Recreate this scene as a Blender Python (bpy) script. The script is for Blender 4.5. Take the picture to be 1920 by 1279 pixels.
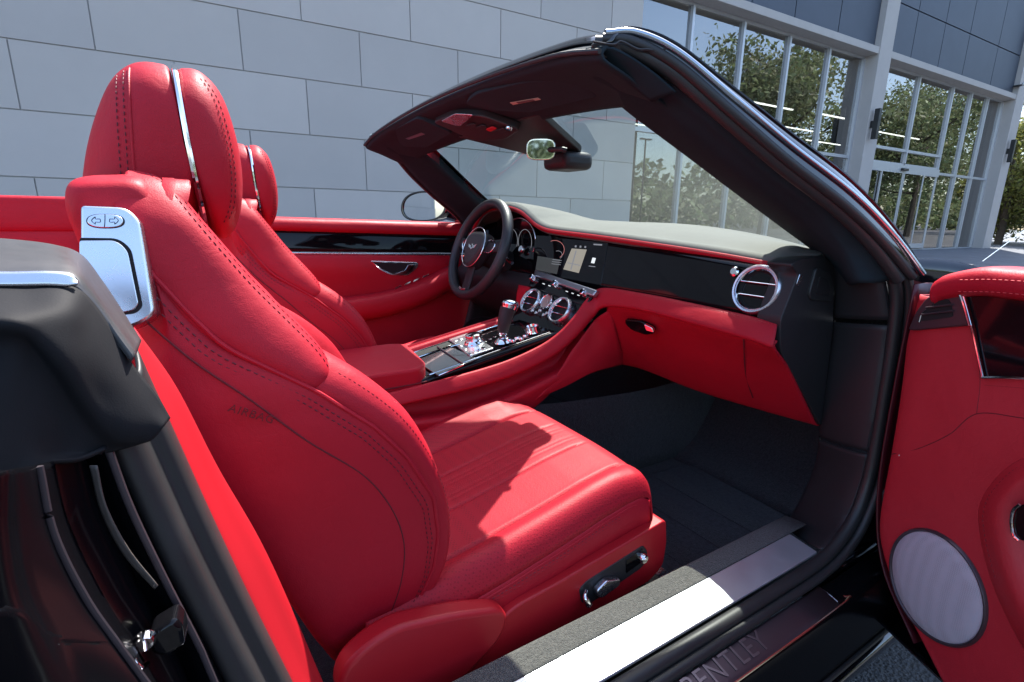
import bpy, bmesh, math, random
import numpy as np
from mathutils import Vector, Matrix
for o in list(bpy.data.objects): bpy.data.objects.remove(o, do_unlink=True)
scene = bpy.context.scene
C = scene.collection
R = math.radians
random.seed(7)

# ------------------------------------------------------------------ camera, sky, sun, exposure
PW, PH, FPX = 1920, 1279, 949.9
CAMP = np.array([-0.0139, -1.2229, 1.0019])
YAW, PIT, ROL = R(58.24), R(13.558), R(0.8235)
_d = np.array([math.cos(YAW)*math.cos(PIT), math.sin(YAW)*math.cos(PIT), -math.sin(PIT)])
_r0 = np.array([math.sin(YAW), -math.cos(YAW), 0.0]); _u0 = np.cross(_r0, _d)
_r = math.cos(ROL)*_r0 + math.sin(ROL)*_u0; _u = -math.sin(ROL)*_r0 + math.cos(ROL)*_u0
cd = bpy.data.cameras.new('camera'); cam = bpy.data.objects.new('camera', cd); C.objects.link(cam)
cd.sensor_fit = 'HORIZONTAL'; cd.sensor_width = 36; cd.lens = 36*FPX/PW
cd.clip_start = 0.02; cd.clip_end = 2000
M = Matrix.Identity(4)
for i in range(3):
    M[i][0] = _r[i]; M[i][1] = _u[i]; M[i][2] = -_d[i]; M[i][3] = CAMP[i]
cam.matrix_world = M
scene.camera = cam
SUN = Vector((0.46, 0.40, 1.0)).normalized()
w = bpy.data.worlds.new('World'); scene.world = w; w.use_nodes = True
nt = w.node_tree; bg = nt.nodes['Background']
sky = nt.nodes.new('ShaderNodeTexSky'); sky.sky_type = 'NISHITA'; sky.sun_disc = False
sky.sun_elevation = math.asin(SUN.z); sky.sun_rotation = math.atan2(SUN.x, SUN.y)
sky.air_density = 1.0; sky.dust_density = 1.5; sky.ozone_density = 1.0
nt.links.new(sky.outputs[0], bg.inputs[0]); bg.inputs[1].default_value = 0.15
sl = bpy.data.lights.new('sun', 'SUN'); sl.energy = 4.2; sl.angle = R(0.53); sl.color = (1, .955, .89)
so = bpy.data.objects.new('sun', sl); C.objects.link(so)
so.rotation_euler = (-SUN).to_track_quat('-Z', 'Y').to_euler(); so.location = (2, 0, 8)
vs = scene.view_settings; vs.view_transform = 'Standard'; vs.look = 'None'; vs.gamma = 1; vs.exposure = 1.68
vs.use_curve_mapping = False

# ------------------------------------------------------------------ pixel helpers (a pixel gives a direction; X, Y, Z or a plane gives the distance)
def ray(px, py):
    return _d + _r*(px-PW/2)/FPX - _u*(py-PH/2)/FPX
def U(px, py, X=None, Y=None, Z=None):
    v = ray(px, py)
    for i, k in enumerate((X, Y, Z)):
        if k is not None: return CAMP + v*(k-CAMP[i])/v[i]
def UP(px, py, p0, n):
    v = ray(px, py); p0 = np.array(p0, float); n = np.array(n, float)
    return CAMP + v*((p0-CAMP)@n)/(v@n)

# ------------------------------------------------------------------ materials
def nodes(name):
    m = bpy.data.materials.new(name); m.use_nodes = True
    return m, m.node_tree, m.node_tree.nodes['Principled BSDF']
def setc(b, col, rough=.5, metal=0, spec=.5, coat=0, sheen=0):
    b.inputs['Base Color'].default_value = (*col, 1); b.inputs['Roughness'].default_value = rough
    b.inputs['Metallic'].default_value = metal; b.inputs['Specular IOR Level'].default_value = spec
    b.inputs['Coat Weight'].default_value = coat; b.inputs['Coat Roughness'].default_value = .03
    b.inputs['Sheen Weight'].default_value = sheen
def mat(name, col, rough=.5, metal=0, spec=.5, coat=0, sheen=0, bump=None, var=None, rvar=0):
    """bump: list of (kind, scale, strength, distance); var: (scale, amount)"""
    m, t, b = nodes(name); setc(b, col, rough, metal, spec, coat, sheen)
    N, L = t.nodes.new, t.links.new
    tc = N('ShaderNodeTexCoord')
    prev = None
    for kind, sc, st, dist in (bump or []):
        if kind == 'noise':
            x = N('ShaderNodeTexNoise'); x.inputs['Scale'].default_value = sc; x.inputs['Detail'].default_value = 4; out = x.outputs['Fac']
        elif kind == 'voro':
            x = N('ShaderNodeTexVoronoi'); x.inputs['Scale'].default_value = sc; x.feature = 'F1'; out = x.outputs['Distance']
        elif kind == 'crease':
            nz = N('ShaderNodeTexNoise'); nz.inputs['Scale'].default_value = sc*.6; nz.inputs['Detail'].default_value = 3
            L(tc.outputs['Object'], nz.inputs['Vector'])
            mx = N('ShaderNodeMixRGB'); mx.inputs[0].default_value = .05; L(tc.outputs['Object'], mx.inputs[1]); L(nz.outputs['Color'], mx.inputs[2])
            x = N('ShaderNodeTexVoronoi'); x.feature = 'DISTANCE_TO_EDGE'; x.inputs['Scale'].default_value = sc; L(mx.outputs[0], x.inputs['Vector'])
            m1 = N('ShaderNodeMapRange'); m1.inputs['From Max'].default_value = .10; m1.clamp = True; L(x.outputs['Distance'], m1.inputs['Value'])
            n2 = N('ShaderNodeTexNoise'); n2.inputs['Scale'].default_value = 7; L(tc.outputs['Object'], n2.inputs['Vector'])
            m2 = N('ShaderNodeMapRange'); m2.inputs['From Min'].default_value = .45; m2.inputs['From Max'].default_value = .68; L(n2.outputs['Fac'], m2.inputs['Value'])
            iv = N('ShaderNodeMath'); iv.operation = 'SUBTRACT'; iv.inputs[0].default_value = 1; L(m1.outputs[0], iv.inputs[1])
            mm_ = N('ShaderNodeMath'); mm_.operation = 'MULTIPLY'; L(iv.outputs[0], mm_.inputs[0]); L(m2.outputs[0], mm_.inputs[1])
            ng = N('ShaderNodeMath'); ng.operation = 'MULTIPLY'; ng.inputs[1].default_value = -1; L(mm_.outputs[0], ng.inputs[0]); out = ng.outputs[0]
        if kind != 'crease': L(tc.outputs['Object'], x.inputs['Vector'])
        bp = N('ShaderNodeBump'); bp.inputs['Strength'].default_value = st; bp.inputs['Distance'].default_value = dist
        L(out, bp.inputs['Height'])
        if prev: L(prev.outputs[0], bp.inputs['Normal'])
        prev = bp
    if prev: L(prev.outputs[0], b.inputs['Normal'])
    if var:
        x = N('ShaderNodeTexNoise'); x.inputs['Scale'].default_value = var[0]; x.inputs['Detail'].default_value = 6
        x.inputs['Roughness'].default_value = .65
        L(tc.outputs['Object'], x.inputs['Vector'])
        mr = N('ShaderNodeMapRange'); mr.inputs['From Min'].default_value = .25; mr.inputs['From Max'].default_value = .75
        mr.inputs['To Min'].default_value = 1-var[1]; mr.inputs['To Max'].default_value = 1+var[1]
        L(x.outputs['Fac'], mr.inputs['Value'])
        mx = N('ShaderNodeVectorMath'); mx.operation = 'SCALE'; mx.inputs[0].default_value = col
        L(mr.outputs[0], mx.inputs['Scale']); L(mx.outputs[0], b.inputs['Base Color'])
        if rvar:
            m2 = N('ShaderNodeMapRange'); m2.inputs['From Min'].default_value = .3; m2.inputs['From Max'].default_value = .7
            m2.inputs['To Min'].default_value = max(0, rough-rvar); m2.inputs['To Max'].default_value = rough+rvar
            L(x.outputs['Fac'], m2.inputs['Value']); L(m2.outputs[0], b.inputs['Roughness'])
    return m
def emit(name, col, st):
    m, t, b = nodes(name); setc(b, (0, 0, 0), .3)
    b.inputs['Emission Color'].default_value = (*col, 1); b.inputs['Emission Strength'].default_value = st
    return m
def glass(name, tint, refl, rough=0.0, ior=1.5):
    m, t, b = nodes(name); t.nodes.remove(b); N, L = t.nodes.new, t.links.new
    tr = N('ShaderNodeBsdfTransparent'); tr.inputs[0].default_value = (*tint, 1)
    gl = N('ShaderNodeBsdfGlossy'); gl.inputs['Roughness'].default_value = rough; gl.inputs[0].default_value = (1, 1, 1, 1)
    fr = N('ShaderNodeFresnel'); fr.inputs[0].default_value = ior
    ad = N('ShaderNodeMath'); ad.operation = 'ADD'; ad.use_clamp = True; ad.inputs[1].default_value = refl
    L(fr.outputs[0], ad.inputs[0])
    ge = N('ShaderNodeNewGeometry'); sb = N('ShaderNodeMath'); sb.operation = 'SUBTRACT'; sb.inputs[0].default_value = 1
    L(ge.outputs['Backfacing'], sb.inputs[1])
    ml = N('ShaderNodeMath'); ml.operation = 'MULTIPLY'; L(ad.outputs[0], ml.inputs[0]); L(sb.outputs[0], ml.inputs[1]); ad = ml
    mx = N('ShaderNodeMixShader'); L(ad.outputs[0], mx.inputs[0]); L(tr.outputs[0], mx.inputs[1]); L(gl.outputs[0], mx.inputs[2])
    L(mx.outputs[0], t.nodes['Material Output'].inputs[0])
    return m
LEATHER = [('noise', 11, .2, .014), ('noise', 48, .16, .0035), ('crease', 42, .10, .0012), ('voro', 700, .22, .0006)]
RED = (.40, .0088, .022)
MT = dict(
 red=mat('red_leather', RED, .52, spec=.22, bump=LEATHER, var=(6, .07), rvar=.05),
 red_perf=mat('red_leather_perforated', RED, .52, spec=.24, bump=[('noise', 25, .05, .01), ('voro', 420, .3, .0008)], var=(6, .07)),
 red_hard=mat('red_trim', (.42, .0095, .017), .42, spec=.4, bump=[('noise', 900, .1, .0004)], var=(9, .03)),
 red_door_lifted=mat('red_door_leather_lifted', (.43, .010, .022), .55, spec=.75, bump=LEATHER, var=(6, .06), rvar=.05),  # same red leather, lightened and glossier to make up for missing light on the door
 seam=mat('seam_dark_red', (.11, .004, .010), .7),  # plain dark red for seam and crease lines
 stitch=mat('dark_thread', (.10, .006, .014), .7),
 redstitch=mat('pale_red_thread', (.60, .05, .06), .7),
 pillarcloth=mat('pillar_cloth', (.020, .030, .037), .9, spec=.06, bump=[('noise', 900, .3, .0006)], var=(20, .1)),
 black=mat('black_soft_trim', (.021, .020, .022), .52, spec=.4, bump=[('noise', 1100, .15, .0004)], var=(8, .12)),
 blackleather=mat('black_leather', (.026, .026, .029), .40, bump=[('voro', 800, .3, .0006)], var=(8, .1)),
 rubber=mat('black_rubber', (.020, .020, .021), .48, spec=.5, bump=[('noise', 300, .08, .001)], var=(10, .15), rvar=.08),
 piano=mat('piano_black', (.004, .004, .005), .05, spec=.30),
 jambpaint=mat('jamb_paint', (.003, .003, .004), .22, coat=0, spec=.09, bump=[('noise', 9, .012, .01)]),
 paint=mat('black_paint', (.004, .004, .006), .12, coat=1, spec=.6, bump=[('noise', 9, .012, .01)]),
 chrome=mat('chrome', (.86, .86, .88), .07, metal=1),
 satin=mat('satin_aluminium', (.72, .74, .79), .27, metal=1, var=(30, .03), rvar=.03),
 sill=mat('sill_aluminium', (.66, .68, .73), .36, metal=.75, var=(20, .05), rvar=.06),
 darkmetal=mat('dark_anodised', (.075, .062, .072), .42, metal=.6, var=(12, .15)),
 bronze=mat('bronze_trim', (.085, .06, .07), .34, metal=.6, var=(20, .05)),
 carpet=mat('dark_carpet', (.034, .035, .039), .95, spec=.05, sheen=.1, bump=[('noise', 420, 1, .005), ('noise', 60, .4, .006)], var=(160, .5)),
 carpetl=mat('grey_carpet', (.085, .080, .072), .95, spec=.1, sheen=.2, bump=[('noise', 500, 1, .005)], var=(260, .55)),
 dashtop=mat('grey_leather', (.125, .126, .119), .75, spec=.15, bump=[('noise', 30, .1, .006), ('voro', 700, .35, .0007)], var=(11, .06)),
 grille=mat('speaker_mesh', (.42, .40, .46), .5, metal=.0, bump=[('voro', 900, .35, .0006)], var=(14, .05)),
 wsglass=glass('windshield_glass', (.83, .91, .87), .02),
 dimmirror=mat('dimming_mirror', (.22, .25, .26), .03, metal=1),
 mirror=mat('mirror_glass', (.8, .82, .84), .02, metal=1),
 text=mat('print_white', (.75, .75, .75), .5),
 dark=mat('dark_void', (.006, .006, .007), .8),
 headliner=mat('charcoal_fabric', (.020, .030, .037), .85, spec=.15, bump=[('noise', 900, .3, .0006)], var=(20, .1)),
)

def perforate(m, pitch, depth, size, rot=.6):
    """punched holes on a regular grid: darker dots painted for the shade in each hole"""
    t = m.node_tree; b = t.nodes['Principled BSDF']; N, L = t.nodes.new, t.links.new
    tc = N('ShaderNodeTexCoord'); mp = N('ShaderNodeMapping'); mp.inputs['Rotation'].default_value = (0, 0, rot)
    v = N('ShaderNodeTexVoronoi'); v.inputs['Scale'].default_value = 1/pitch; v.inputs['Randomness'].default_value = .12
    L(tc.outputs['Object'], mp.inputs[0]); L(mp.outputs[0], v.inputs['Vector'])
    r = N('ShaderNodeMapRange'); r.inputs['From Min'].default_value = size; r.inputs['From Max'].default_value = size+.12
    r.inputs['To Min'].default_value = 1-depth; r.inputs['To Max'].default_value = 1
    L(v.outputs['Distance'], r.inputs['Value'])
    sc = N('ShaderNodeVectorMath'); sc.operation = 'SCALE'; L(r.outputs[0], sc.inputs['Scale'])
    src = [l for l in t.links if l.to_socket == b.inputs['Base Color']]
    if src: L(src[0].from_socket, sc.inputs[0])
    else: sc.inputs[0].default_value = b.inputs['Base Color'].default_value[:3]
    L(sc.outputs[0], b.inputs['Base Color'])
perforate(MT['red_perf'], .0052, .30, .24); perforate(MT['grille'], .0030, .22, .30, .3)

# ------------------------------------------------------------------ mesh helpers
def link(name, me, m, parent=None, smooth=True, ang=40, label=None, kind=None):
    o = bpy.data.objects.new(name, me); C.objects.link(o)
    if m is not None and not me.materials: me.materials.append(MT[m] if isinstance(m, str) else m)
    if smooth:
        for p in me.polygons: p.use_smooth = True
        me.set_sharp_from_angle(angle=R(ang))
    o.parent = parent
    if label: o['label'] = label
    if kind: o['kind'] = kind
    return o
def mesh(name, V, F):
    me = bpy.data.meshes.new(name); me.from_pydata([tuple(map(float, v)) for v in V], [], F); me.update()
    return me
def fixn(me):
    bm = bmesh.new(); bm.from_mesh(me); bmesh.ops.remove_doubles(bm, verts=bm.verts, dist=1e-5)
    bmesh.ops.recalc_face_normals(bm, faces=bm.faces); bm.to_mesh(me); bm.free(); return me
def cr(P, n, closed=False):
    """Catmull-Rom (centripetal-ish by index) resample to n points"""
    P = np.array(P, float); K = len(P)
    if K == 2 and not closed: return P[0] + (P[1]-P[0])*np.linspace(0, 1, n)[:, None]
    if closed: T = np.linspace(0, K, n, endpoint=False)
    else: T = np.linspace(0, K-1, n)
    out = []
    for t in T:
        i = int(min(math.floor(t), K-1 if closed else K-2)); f = t-i
        if closed: p = [P[(i+j) % K] for j in (-1, 0, 1, 2)]
        else:
            p1, p2 = P[i], P[i+1]
            p0 = P[i-1] if i > 0 else 2*p1-p2
            p3 = P[i+2] if i+2 < K else 2*p2-p1
            p = [p0, p1, p2, p3]
        out.append(.5*(2*p[1]+(p[2]-p[0])*f+(2*p[0]-5*p[1]+4*p[2]-p[3])*f*f+(3*p[1]-p[0]-3*p[2]+p[3])*f**3))
    return np.array(out)
def gridfaces(nr, nc, wrap=False, wrapr=False):
    F = []
    for i in range(nr if wrapr else nr-1):
        for j in range(nc if wrap else nc-1):
            a = i*nc+j; b = i*nc+(j+1) % nc; i2 = (i+1) % nr
            F.append((a, b, i2*nc+(j+1) % nc, i2*nc+j))
    return F
def grid(rows, nr, nc, closed=False, lin=False):
    rows = [cr(r, nc, closed) for r in rows]
    G = np.array(rows)
    if lin: return G
    return np.stack([cr(G[:, j], nr) for j in range(nc)], 1)
def surf(name, G, m, parent=None, thick=0, off=0, closed=False, flip=False, **k):
    nr, nc = G.shape[:2]
    F = gridfaces(nr, nc, closed)
    if flip: F = [f[::-1] for f in F]
    me = mesh(name, G.reshape(-1, 3), F)
    o = link(name, me, m, parent, **k)
    if thick:
        s = o.modifiers.new('s', 'SOLIDIFY'); s.thickness = thick; s.offset = off; s.use_even_offset = False
    return o
def loft(name, rows, m, parent=None, nr=24, nc=40, **k):
    cl = k.get('closed', False)
    return surf(name, grid(rows, nr, nc, cl), m, parent, **k)
def capends(V, F, nr, nc):
    F.append(tuple(range(nc))[::-1]); F.append(tuple(range((nr-1)*nc, nr*nc))); return F
def frames(P, closed=False):
    P = np.array(P, float); n = len(P)
    T = (np.roll(P, -1, 0)-np.roll(P, 1, 0)) if closed else np.gradient(P, axis=0)
    T /= np.linalg.norm(T, axis=1)[:, None]+1e-12
    return T
def sweep(name, P, prof, m, parent=None, n=60, up=(0, 0, 1), closed=False, cap=True, raw=False, tilt=None, scale=None, **k):
    """sweep a closed 2-D profile [(side, up)] along path P with a fixed up hint"""
    Q = np.array(P, float) if raw else cr(P, n, closed)
    T = frames(Q, closed); prof = np.array(prof, float); nc = len(prof); V = []
    for i, (q, t) in enumerate(zip(Q, T)):
        u = np.array(up[i] if isinstance(up, np.ndarray) and up.ndim == 2 else up, float); s = np.cross(t, u); s /= np.linalg.norm(s)+1e-12; u2 = np.cross(s, t)
        sc = 1 if scale is None else scale[i]
        for a, b in prof: V.append(q+s*a*sc+u2*b*sc)
    nr = len(Q); F = gridfaces(nr, nc, True, closed)
    if cap and not closed: F = capends(V, F, nr, nc)
    me = fixn(mesh(name, V, F))
    return link(name, me, m, parent, **k)
def circ(r, n=10, ry=None, e=1.0):
    ry = r if ry is None else ry; out = []
    for i in range(n):
        a = 2*math.pi*i/n; c, s = math.cos(a), math.sin(a)
        out.append((r*math.copysign(abs(c)**e, c), ry*math.copysign(abs(s)**e, s)))
    return out
def tube(name, P, r, m, parent=None, n=60, k=10, closed=False, **kw):
    P = np.array(P, float)
    # pick an up hint not parallel to the path
    d = P[-1]-P[0] if not closed else np.cross(P[len(P)//3]-P[0], P[2*len(P)//3]-P[0])
    if not closed:
        d = np.abs(d); up = [(1, 0, 0), (0, 1, 0), (0, 0, 1)][int(np.argmin(d))]
    else: up = d/np.linalg.norm(d)
    return sweep(name, P, circ(r, k), m, parent, n=n, up=up, closed=closed, **kw)
def prism(name, pts, nrm, th, m, parent=None, bev=.002, seg=2, up=0, ang=40, **k):
    """extrude a planar outline (3-D points) by th against nrm; face lies on the outline + up*nrm"""
    P = np.array(pts, float); n = np.array(nrm, float); n /= np.linalg.norm(n)
    a = P+n*up; b = P+n*(up-th); K = len(P)
    V = list(a)+list(b)
    F = [tuple(range(K)), tuple(range(K, 2*K))[::-1]]+[(i, (i+1) % K, K+(i+1) % K, K+i) for i in range(K)]
    me = fixn(mesh(name, V, F)); o = link(name, me, m, parent, ang=ang, **k)
    if bev:
        bv = o.modifiers.new('b', 'BEVEL'); bv.width = bev; bv.segments = seg; bv.limit_method = 'ANGLE'; bv.angle_limit = R(35)
    return o
def roundpoly(P, r, n=5):
    """round the corners of a planar polygon (3-D or 2-D points)"""
    P = np.array(P, float); K = len(P); out = []
    for i in range(K):
        p, a, b = P[i], P[i-1], P[(i+1) % K]
        ri = r[i] if isinstance(r, (list, tuple)) else r
        la, lb = np.linalg.norm(a-p), np.linalg.norm(b-p); q = min(ri, la*.45, lb*.45)
        A = p+(a-p)/la*q; B = p+(b-p)/lb*q
        for t in np.linspace(0, 1, n): out.append((1-t)**2*A+2*t*(1-t)*p+t*t*B)
    return np.array(out)
def boxme(name, x0, x1, y0, y1, z0, z1):
    V = [(x, y, z) for x in (x0, x1) for y in (y0, y1) for z in (z0, z1)]
    return mesh(name, V, [(0, 1, 3, 2), (4, 6, 7, 5), (0, 4, 5, 1), (2, 3, 7, 6), (0, 2, 6, 4), (1, 5, 7, 3)])
def box(name, x0, x1, y0, y1, z0, z1, m, parent=None, bev=0, **k):
    o = link(name, boxme(name, x0, x1, y0, y1, z0, z1), m, parent, **k)
    if bev:
        b = o.modifiers.new('b', 'BEVEL'); b.width = bev; b.segments = 3
    return o
def basis(n, up=(0, 0, 1)):
    n = np.array(n, float); n /= np.linalg.norm(n); s = np.cross(up, n); s /= np.linalg.norm(s); return s, np.cross(n, s), n
def lathe(name, prof, c, axis, m, parent=None, n=40, sx=1.0, **k):
    """prof: (radius, height along axis) list, revolved; open ends with radius 0 close"""
    s, u, a = basis(axis, (0, 0, 1) if abs(np.array(axis, float)[2]) < .9*np.linalg.norm(axis) else (1, 0, 0)); c = np.array(c, float); V = []
    for r, h in prof:
        for i in range(n):
            t = 2*math.pi*i/n; V.append(c+a*h+s*r*sx*math.cos(t)+u*r*math.sin(t))
    me = fixn(mesh(name, V, gridfaces(len(prof), n, True)))
    return link(name, me, m, parent, **k)
def ringme(name, c, axis, Rr, r, m, parent=None, n=48, k=10, flat=1.0):
    prof = [(Rr+r*math.cos(t), r*flat*math.sin(t)) for t in np.linspace(0, 2*math.pi, k+1)]
    return lathe(name, prof, c, axis, m, parent, n)
def stitch(name, paths, m, parent, seg=.0052, gap=.0032, r=.0009, lift=.0003, nrm=None):
    """a row of thread stitches along each path (paths: arrays of points; nrm: lift direction)"""
    V, F = [], []; r *= .72
    for P in paths:
        P = np.array(P, float); d = np.r_[0, np.cumsum(np.linalg.norm(np.diff(P, axis=0), axis=1))]
        s = 0.0
        while s+seg < d[-1]:
            a = np.array([np.interp(s, d, P[:, i]) for i in range(3)]); b = np.array([np.interp(s+seg, d, P[:, i]) for i in range(3)])
            t = (b-a)/np.linalg.norm(b-a); nn = np.array(nrm if nrm is not None else (0, -.6, .8), float)
            nn = nn-t*(nn@t); nn /= np.linalg.norm(nn); sd = np.cross(t, nn); k = len(V)
            for q, rr in ((a, .5), (.7*a+.3*b, 1), (.3*a+.7*b, 1), (b, .5)):
                for x, y in ((1, 0), (0, 1), (-1, 0), (0, -.6)): V.append(q+nn*(lift+y*r*rr)+sd*x*r*rr)
            for i in range(3):
                for j in range(4): F.append((k+i*4+j, k+i*4+(j+1) % 4, k+i*4+4+(j+1) % 4, k+i*4+4+j))
            s += seg+gap
    return link(name, mesh(name, V, F), m, parent, kind='stuff')
def textmesh(name, s, size, origin, right, up, m, parent, ext=.001, align='CENTER', kern=1.0):
    cu = bpy.data.curves.new('t', 'FONT'); cu.body = s; cu.size = size; cu.extrude = ext; cu.align_x = align; cu.align_y = 'CENTER'; cu.space_character = kern
    to = bpy.data.objects.new('t', cu); C.objects.link(to); dg = bpy.context.evaluated_depsgraph_get(); dg.update()
    me = bpy.data.meshes.new_from_object(to.evaluated_get(dg)); bpy.data.objects.remove(to)
    r = np.array(right, float); r /= np.linalg.norm(r); u = np.array(up, float); u = u-r*(u@r); u /= np.linalg.norm(u); n = np.cross(r, u)
    for v in me.vertices:
        c = np.array(v.co); v.co = np.array(origin)+r*c[0]+u*c[1]+n*c[2]
    me.materials.clear(); return link(name, me, m, parent, smooth=False)
def empty(name, loc, label, cat, group=None):
    o = bpy.data.objects.new(name, None); C.objects.link(o); o.location = loc; o['label'] = label; o['category'] = cat
    if group: o['group'] = group
    return o
def cat(o, label, c, group=None):
    o['label'] = label; o['category'] = c
    if group: o['group'] = group
    return o
# ------------------------------------------------------------------ setting: ground, kerb, pavement
MT.update(
 asphalt=mat('asphalt', (.052, .055, .060), .85, bump=[('voro', 130, .9, .006), ('noise', 30, .3, .01)], var=(120, .75)),
 pave=mat('paving', (.105, .115, .13), .8, bump=[('noise', 60, .3, .004)], var=(3, .25)),
 kerb=mat('kerb_concrete', (.34, .34, .33), .85, var=(8, .15)),
 stone=mat('stone_block', (.525, .48, .44), .88, spec=.2, bump=[('noise', 240, .22, .002)], var=(1.1, .05)),
 stone2=mat('stone_block_b', (.48, .442, .408), .88, spec=.2, bump=[('noise', 240, .22, .002)], var=(1.1, .05)),
 stone3=mat('stone_block_c', (.505, .463, .423), .88, spec=.2, bump=[('noise', 240, .22, .002)], var=(1.1, .05)),
 grout=mat('mortar', (.40, .39, .37), .95, bump=[('noise', 200, .3, .002)]),
 stucco=mat('grey_render', (.47, .435, .41), .85, spec=.2, bump=[('noise', 120, .15, .003)], var=(2.5, .05)),
 fascia=mat('slate_panel', (.067, .08, .107), .55, metal=.25, var=(2, .08)),
 joint=mat('panel_joint', (.02, .022, .03), .8),
 alu=mat('window_aluminium', (.55, .56, .59), .4, metal=.5),
 winglass=glass('showroom_glass', (.42, .44, .44), .20),
 room=mat('room_plaster', (.30, .29, .27), .8),
 roomdark=mat('room_dark', (.11, .105, .10), .8),
 roomfloor=mat('room_tile', (.32, .31, .29), .3),
 strip=emit('lit_tube', (1, .97, .9), 3.5),
 exitm=emit('exit_letters', (1, .75, .3), 1.2),
 sensor=mat('black_plastic', (.015, .015, .016), .4),
 bark=mat('bark', (.085, .066, .05), .9, bump=[('noise', 30, .8, .02)], var=(12, .3)),
)
def leafmat(name, col):
    m, t, b = nodes(name); N, L = t.nodes.new, t.links.new
    setc(b, col, .55, spec=.35)
    oi = N('ShaderNodeNewGeometry'); hs = N('ShaderNodeHueSaturation'); hs.inputs['Color'].default_value = (*col, 1)
    mr = N('ShaderNodeMapRange'); mr.inputs['To Min'].default_value = .55; mr.inputs['To Max'].default_value = 1.5
    L(oi.outputs['Random Per Island'], mr.inputs['Value']); L(mr.outputs[0], hs.inputs['Value'])
    m2 = N('ShaderNodeMapRange'); m2.inputs['To Min'].default_value = .47; m2.inputs['To Max'].default_value = .53
    L(oi.outputs['Random Per Island'], m2.inputs['Value']); L(m2.outputs[0], hs.inputs['Hue'])
    L(hs.outputs[0], b.inputs['Base Color'])
    tl = N('ShaderNodeBsdfTranslucent'); L(hs.outputs[0], tl.inputs[0])
    mx = N('ShaderNodeMixShader'); mx.inputs[0].default_value = .35
    L(b.outputs[0], mx.inputs[1]); L(tl.outputs[0], mx.inputs[2]); L(mx.outputs[0], t.nodes['Material Output'].inputs[0])
    return m
MT['leaf'] = leafmat('leaf_green_hazed', (.15, .18, .085)); MT['leafy'] = leafmat('leaf_yellow_green', (.17, .17, .045))  # green is paled: haze over the mirrored trees is put into the leaf colour
g = link('ground', mesh('ground', [(-300, -300, 0), (500, -300, 0), (500, 1.6, 0), (-300, 1.6, 0)], [(0, 1, 2, 3)]), 'asphalt', smooth=False); g['kind'] = 'structure'
k = box('kerb', -60, 120, 1.6, 1.75, -.2, .125, 'kerb', bev=.01); k['kind'] = 'structure'
p = link('pavement', mesh('pavement', [(-60, 1.75, .12), (120, 1.75, .12), (120, 4.2, .35), (-60, 4.2, .35), (120, 300, .35), (-60, 300, .35)], [(0, 1, 2, 3), (3, 2, 4, 5)]), 'pave', smooth=False); p['kind'] = 'structure'

# ------------------------------------------------------------------ showroom building (local frame: x along the facade, -y towards the car)
BA = R(-1.7)
bld = empty('showroom_building', (0, 5.0, 0), 'long grey showroom with stone block wall and tall glass front behind the car', 'building')
bld.rotation_euler = (0, 0, BA)
wall = box('stone_wall', -14, 5.868, .012, .45, .2, 7.2, 'grout', bld)
PER, CH, Z0 = 1.178, .5575, 1.307
rnd = random.Random(3)
for r in range(-2, 11):
    z0 = Z0+r*CH-0*CH; z1 = z0+CH-.011
    s = -.575 - (PER/2 if r % 2 else 0) - 11*PER
    while s < 5.87:
        a, b = max(s, -14), min(s+PER-.011, 5.88)
        if b-a > .02:
            o = box('stone_block', a, b, -rnd.random()*.002, .02, max(z0, .3), z1, ('stone', 'stone2', 'stone3')[rnd.randrange(3)], wall, smooth=False)
        s += PER
def bb(name, s0, s1, y0, y1, z0, z1, m, parent=bld, bev=0):
    return box(name, s0, s1, y0, y1, z0, z1, m, parent, bev=bev, smooth=bev > 0)
bb('column', 12.38, 12.86, 0, .5, .3, 7.2, 'stucco', bev=.008)
bb('column', 19.72, 20.28, 0, .5, .3, 7.2, 'stucco', bev=.008)
bb('beam', 5.88, 12.378, .02, .5, 4.40, 4.53, 'stucco', bev=.006)
bb('beam', 12.862, 19.718, .02, .5, 4.40, 4.53, 'stucco', bev=.006)
bb('coping', -14, 20.4, -.06, 1.5, 7.2, 7.45, 'stucco', bev=.01)
def fascia(s0, s1, cuts, zs):
    back = bb('fascia', s0, s1, .16, .5, 4.532, 7.198, 'joint')
    ss = [s0]+cuts+[s1]
    for a, b in zip(ss[:-1], ss[1:]):
        for z0, z1 in zip(zs[:-1], zs[1:]):
            bb('panel', a+.012, b-.012, .12, .158, z0+.012, z1-.012, 'fascia', back)
fascia(5.882, 12.376, [7.2, 8.4, 9.6, 11.0], [4.535, 7.19])
fascia(12.864, 19.716, [13.9, 15.2, 16.5, 18.2], [4.535, 5.50, 7.19])
def bay(s0, s1, mull, trans, ztop=4.36, zbot=.38, y=.30, label=None, door=0):
    """one glazed bay: perimeter frame with mullions, transoms and a pane in every cell"""
    f = bb('window_bay', s0, s1, y-.03, y+.06, ztop, 4.398, 'alu'); 
    if label: f['label'] = label
    bb('frame_rail', s0, s1, y-.03, y+.06, .352, zbot, 'alu', f)
    ss = [s0]+mull+[s1]
    for s in ss:
        a = min(max(s, s0+.025), s1-.025)
        bb('mullion', a-.025, a+.025, y-.05, y+.06, 2.44 if door and s in mull[:1] else zbot, ztop, 'alu', f)
    for i, (a, b) in enumerate(zip(ss[:-1], ss[1:])):
        zz = [zbot]+[t for t in trans(i)]+[ztop]
        for t in trans(i): bb('transom', a+.026, b-.026, y-.035, y+.05, t-.03, t+.03, 'alu', f)
        for z0, z1 in zip(zz[:-1], zz[1:]):
            if i < door and z0 < 1: continue
            bb('pane', a+.024, b-.024, y+.004, y+.012, z0+.002, z1-.002, 'winglass', f)
    return f
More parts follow.
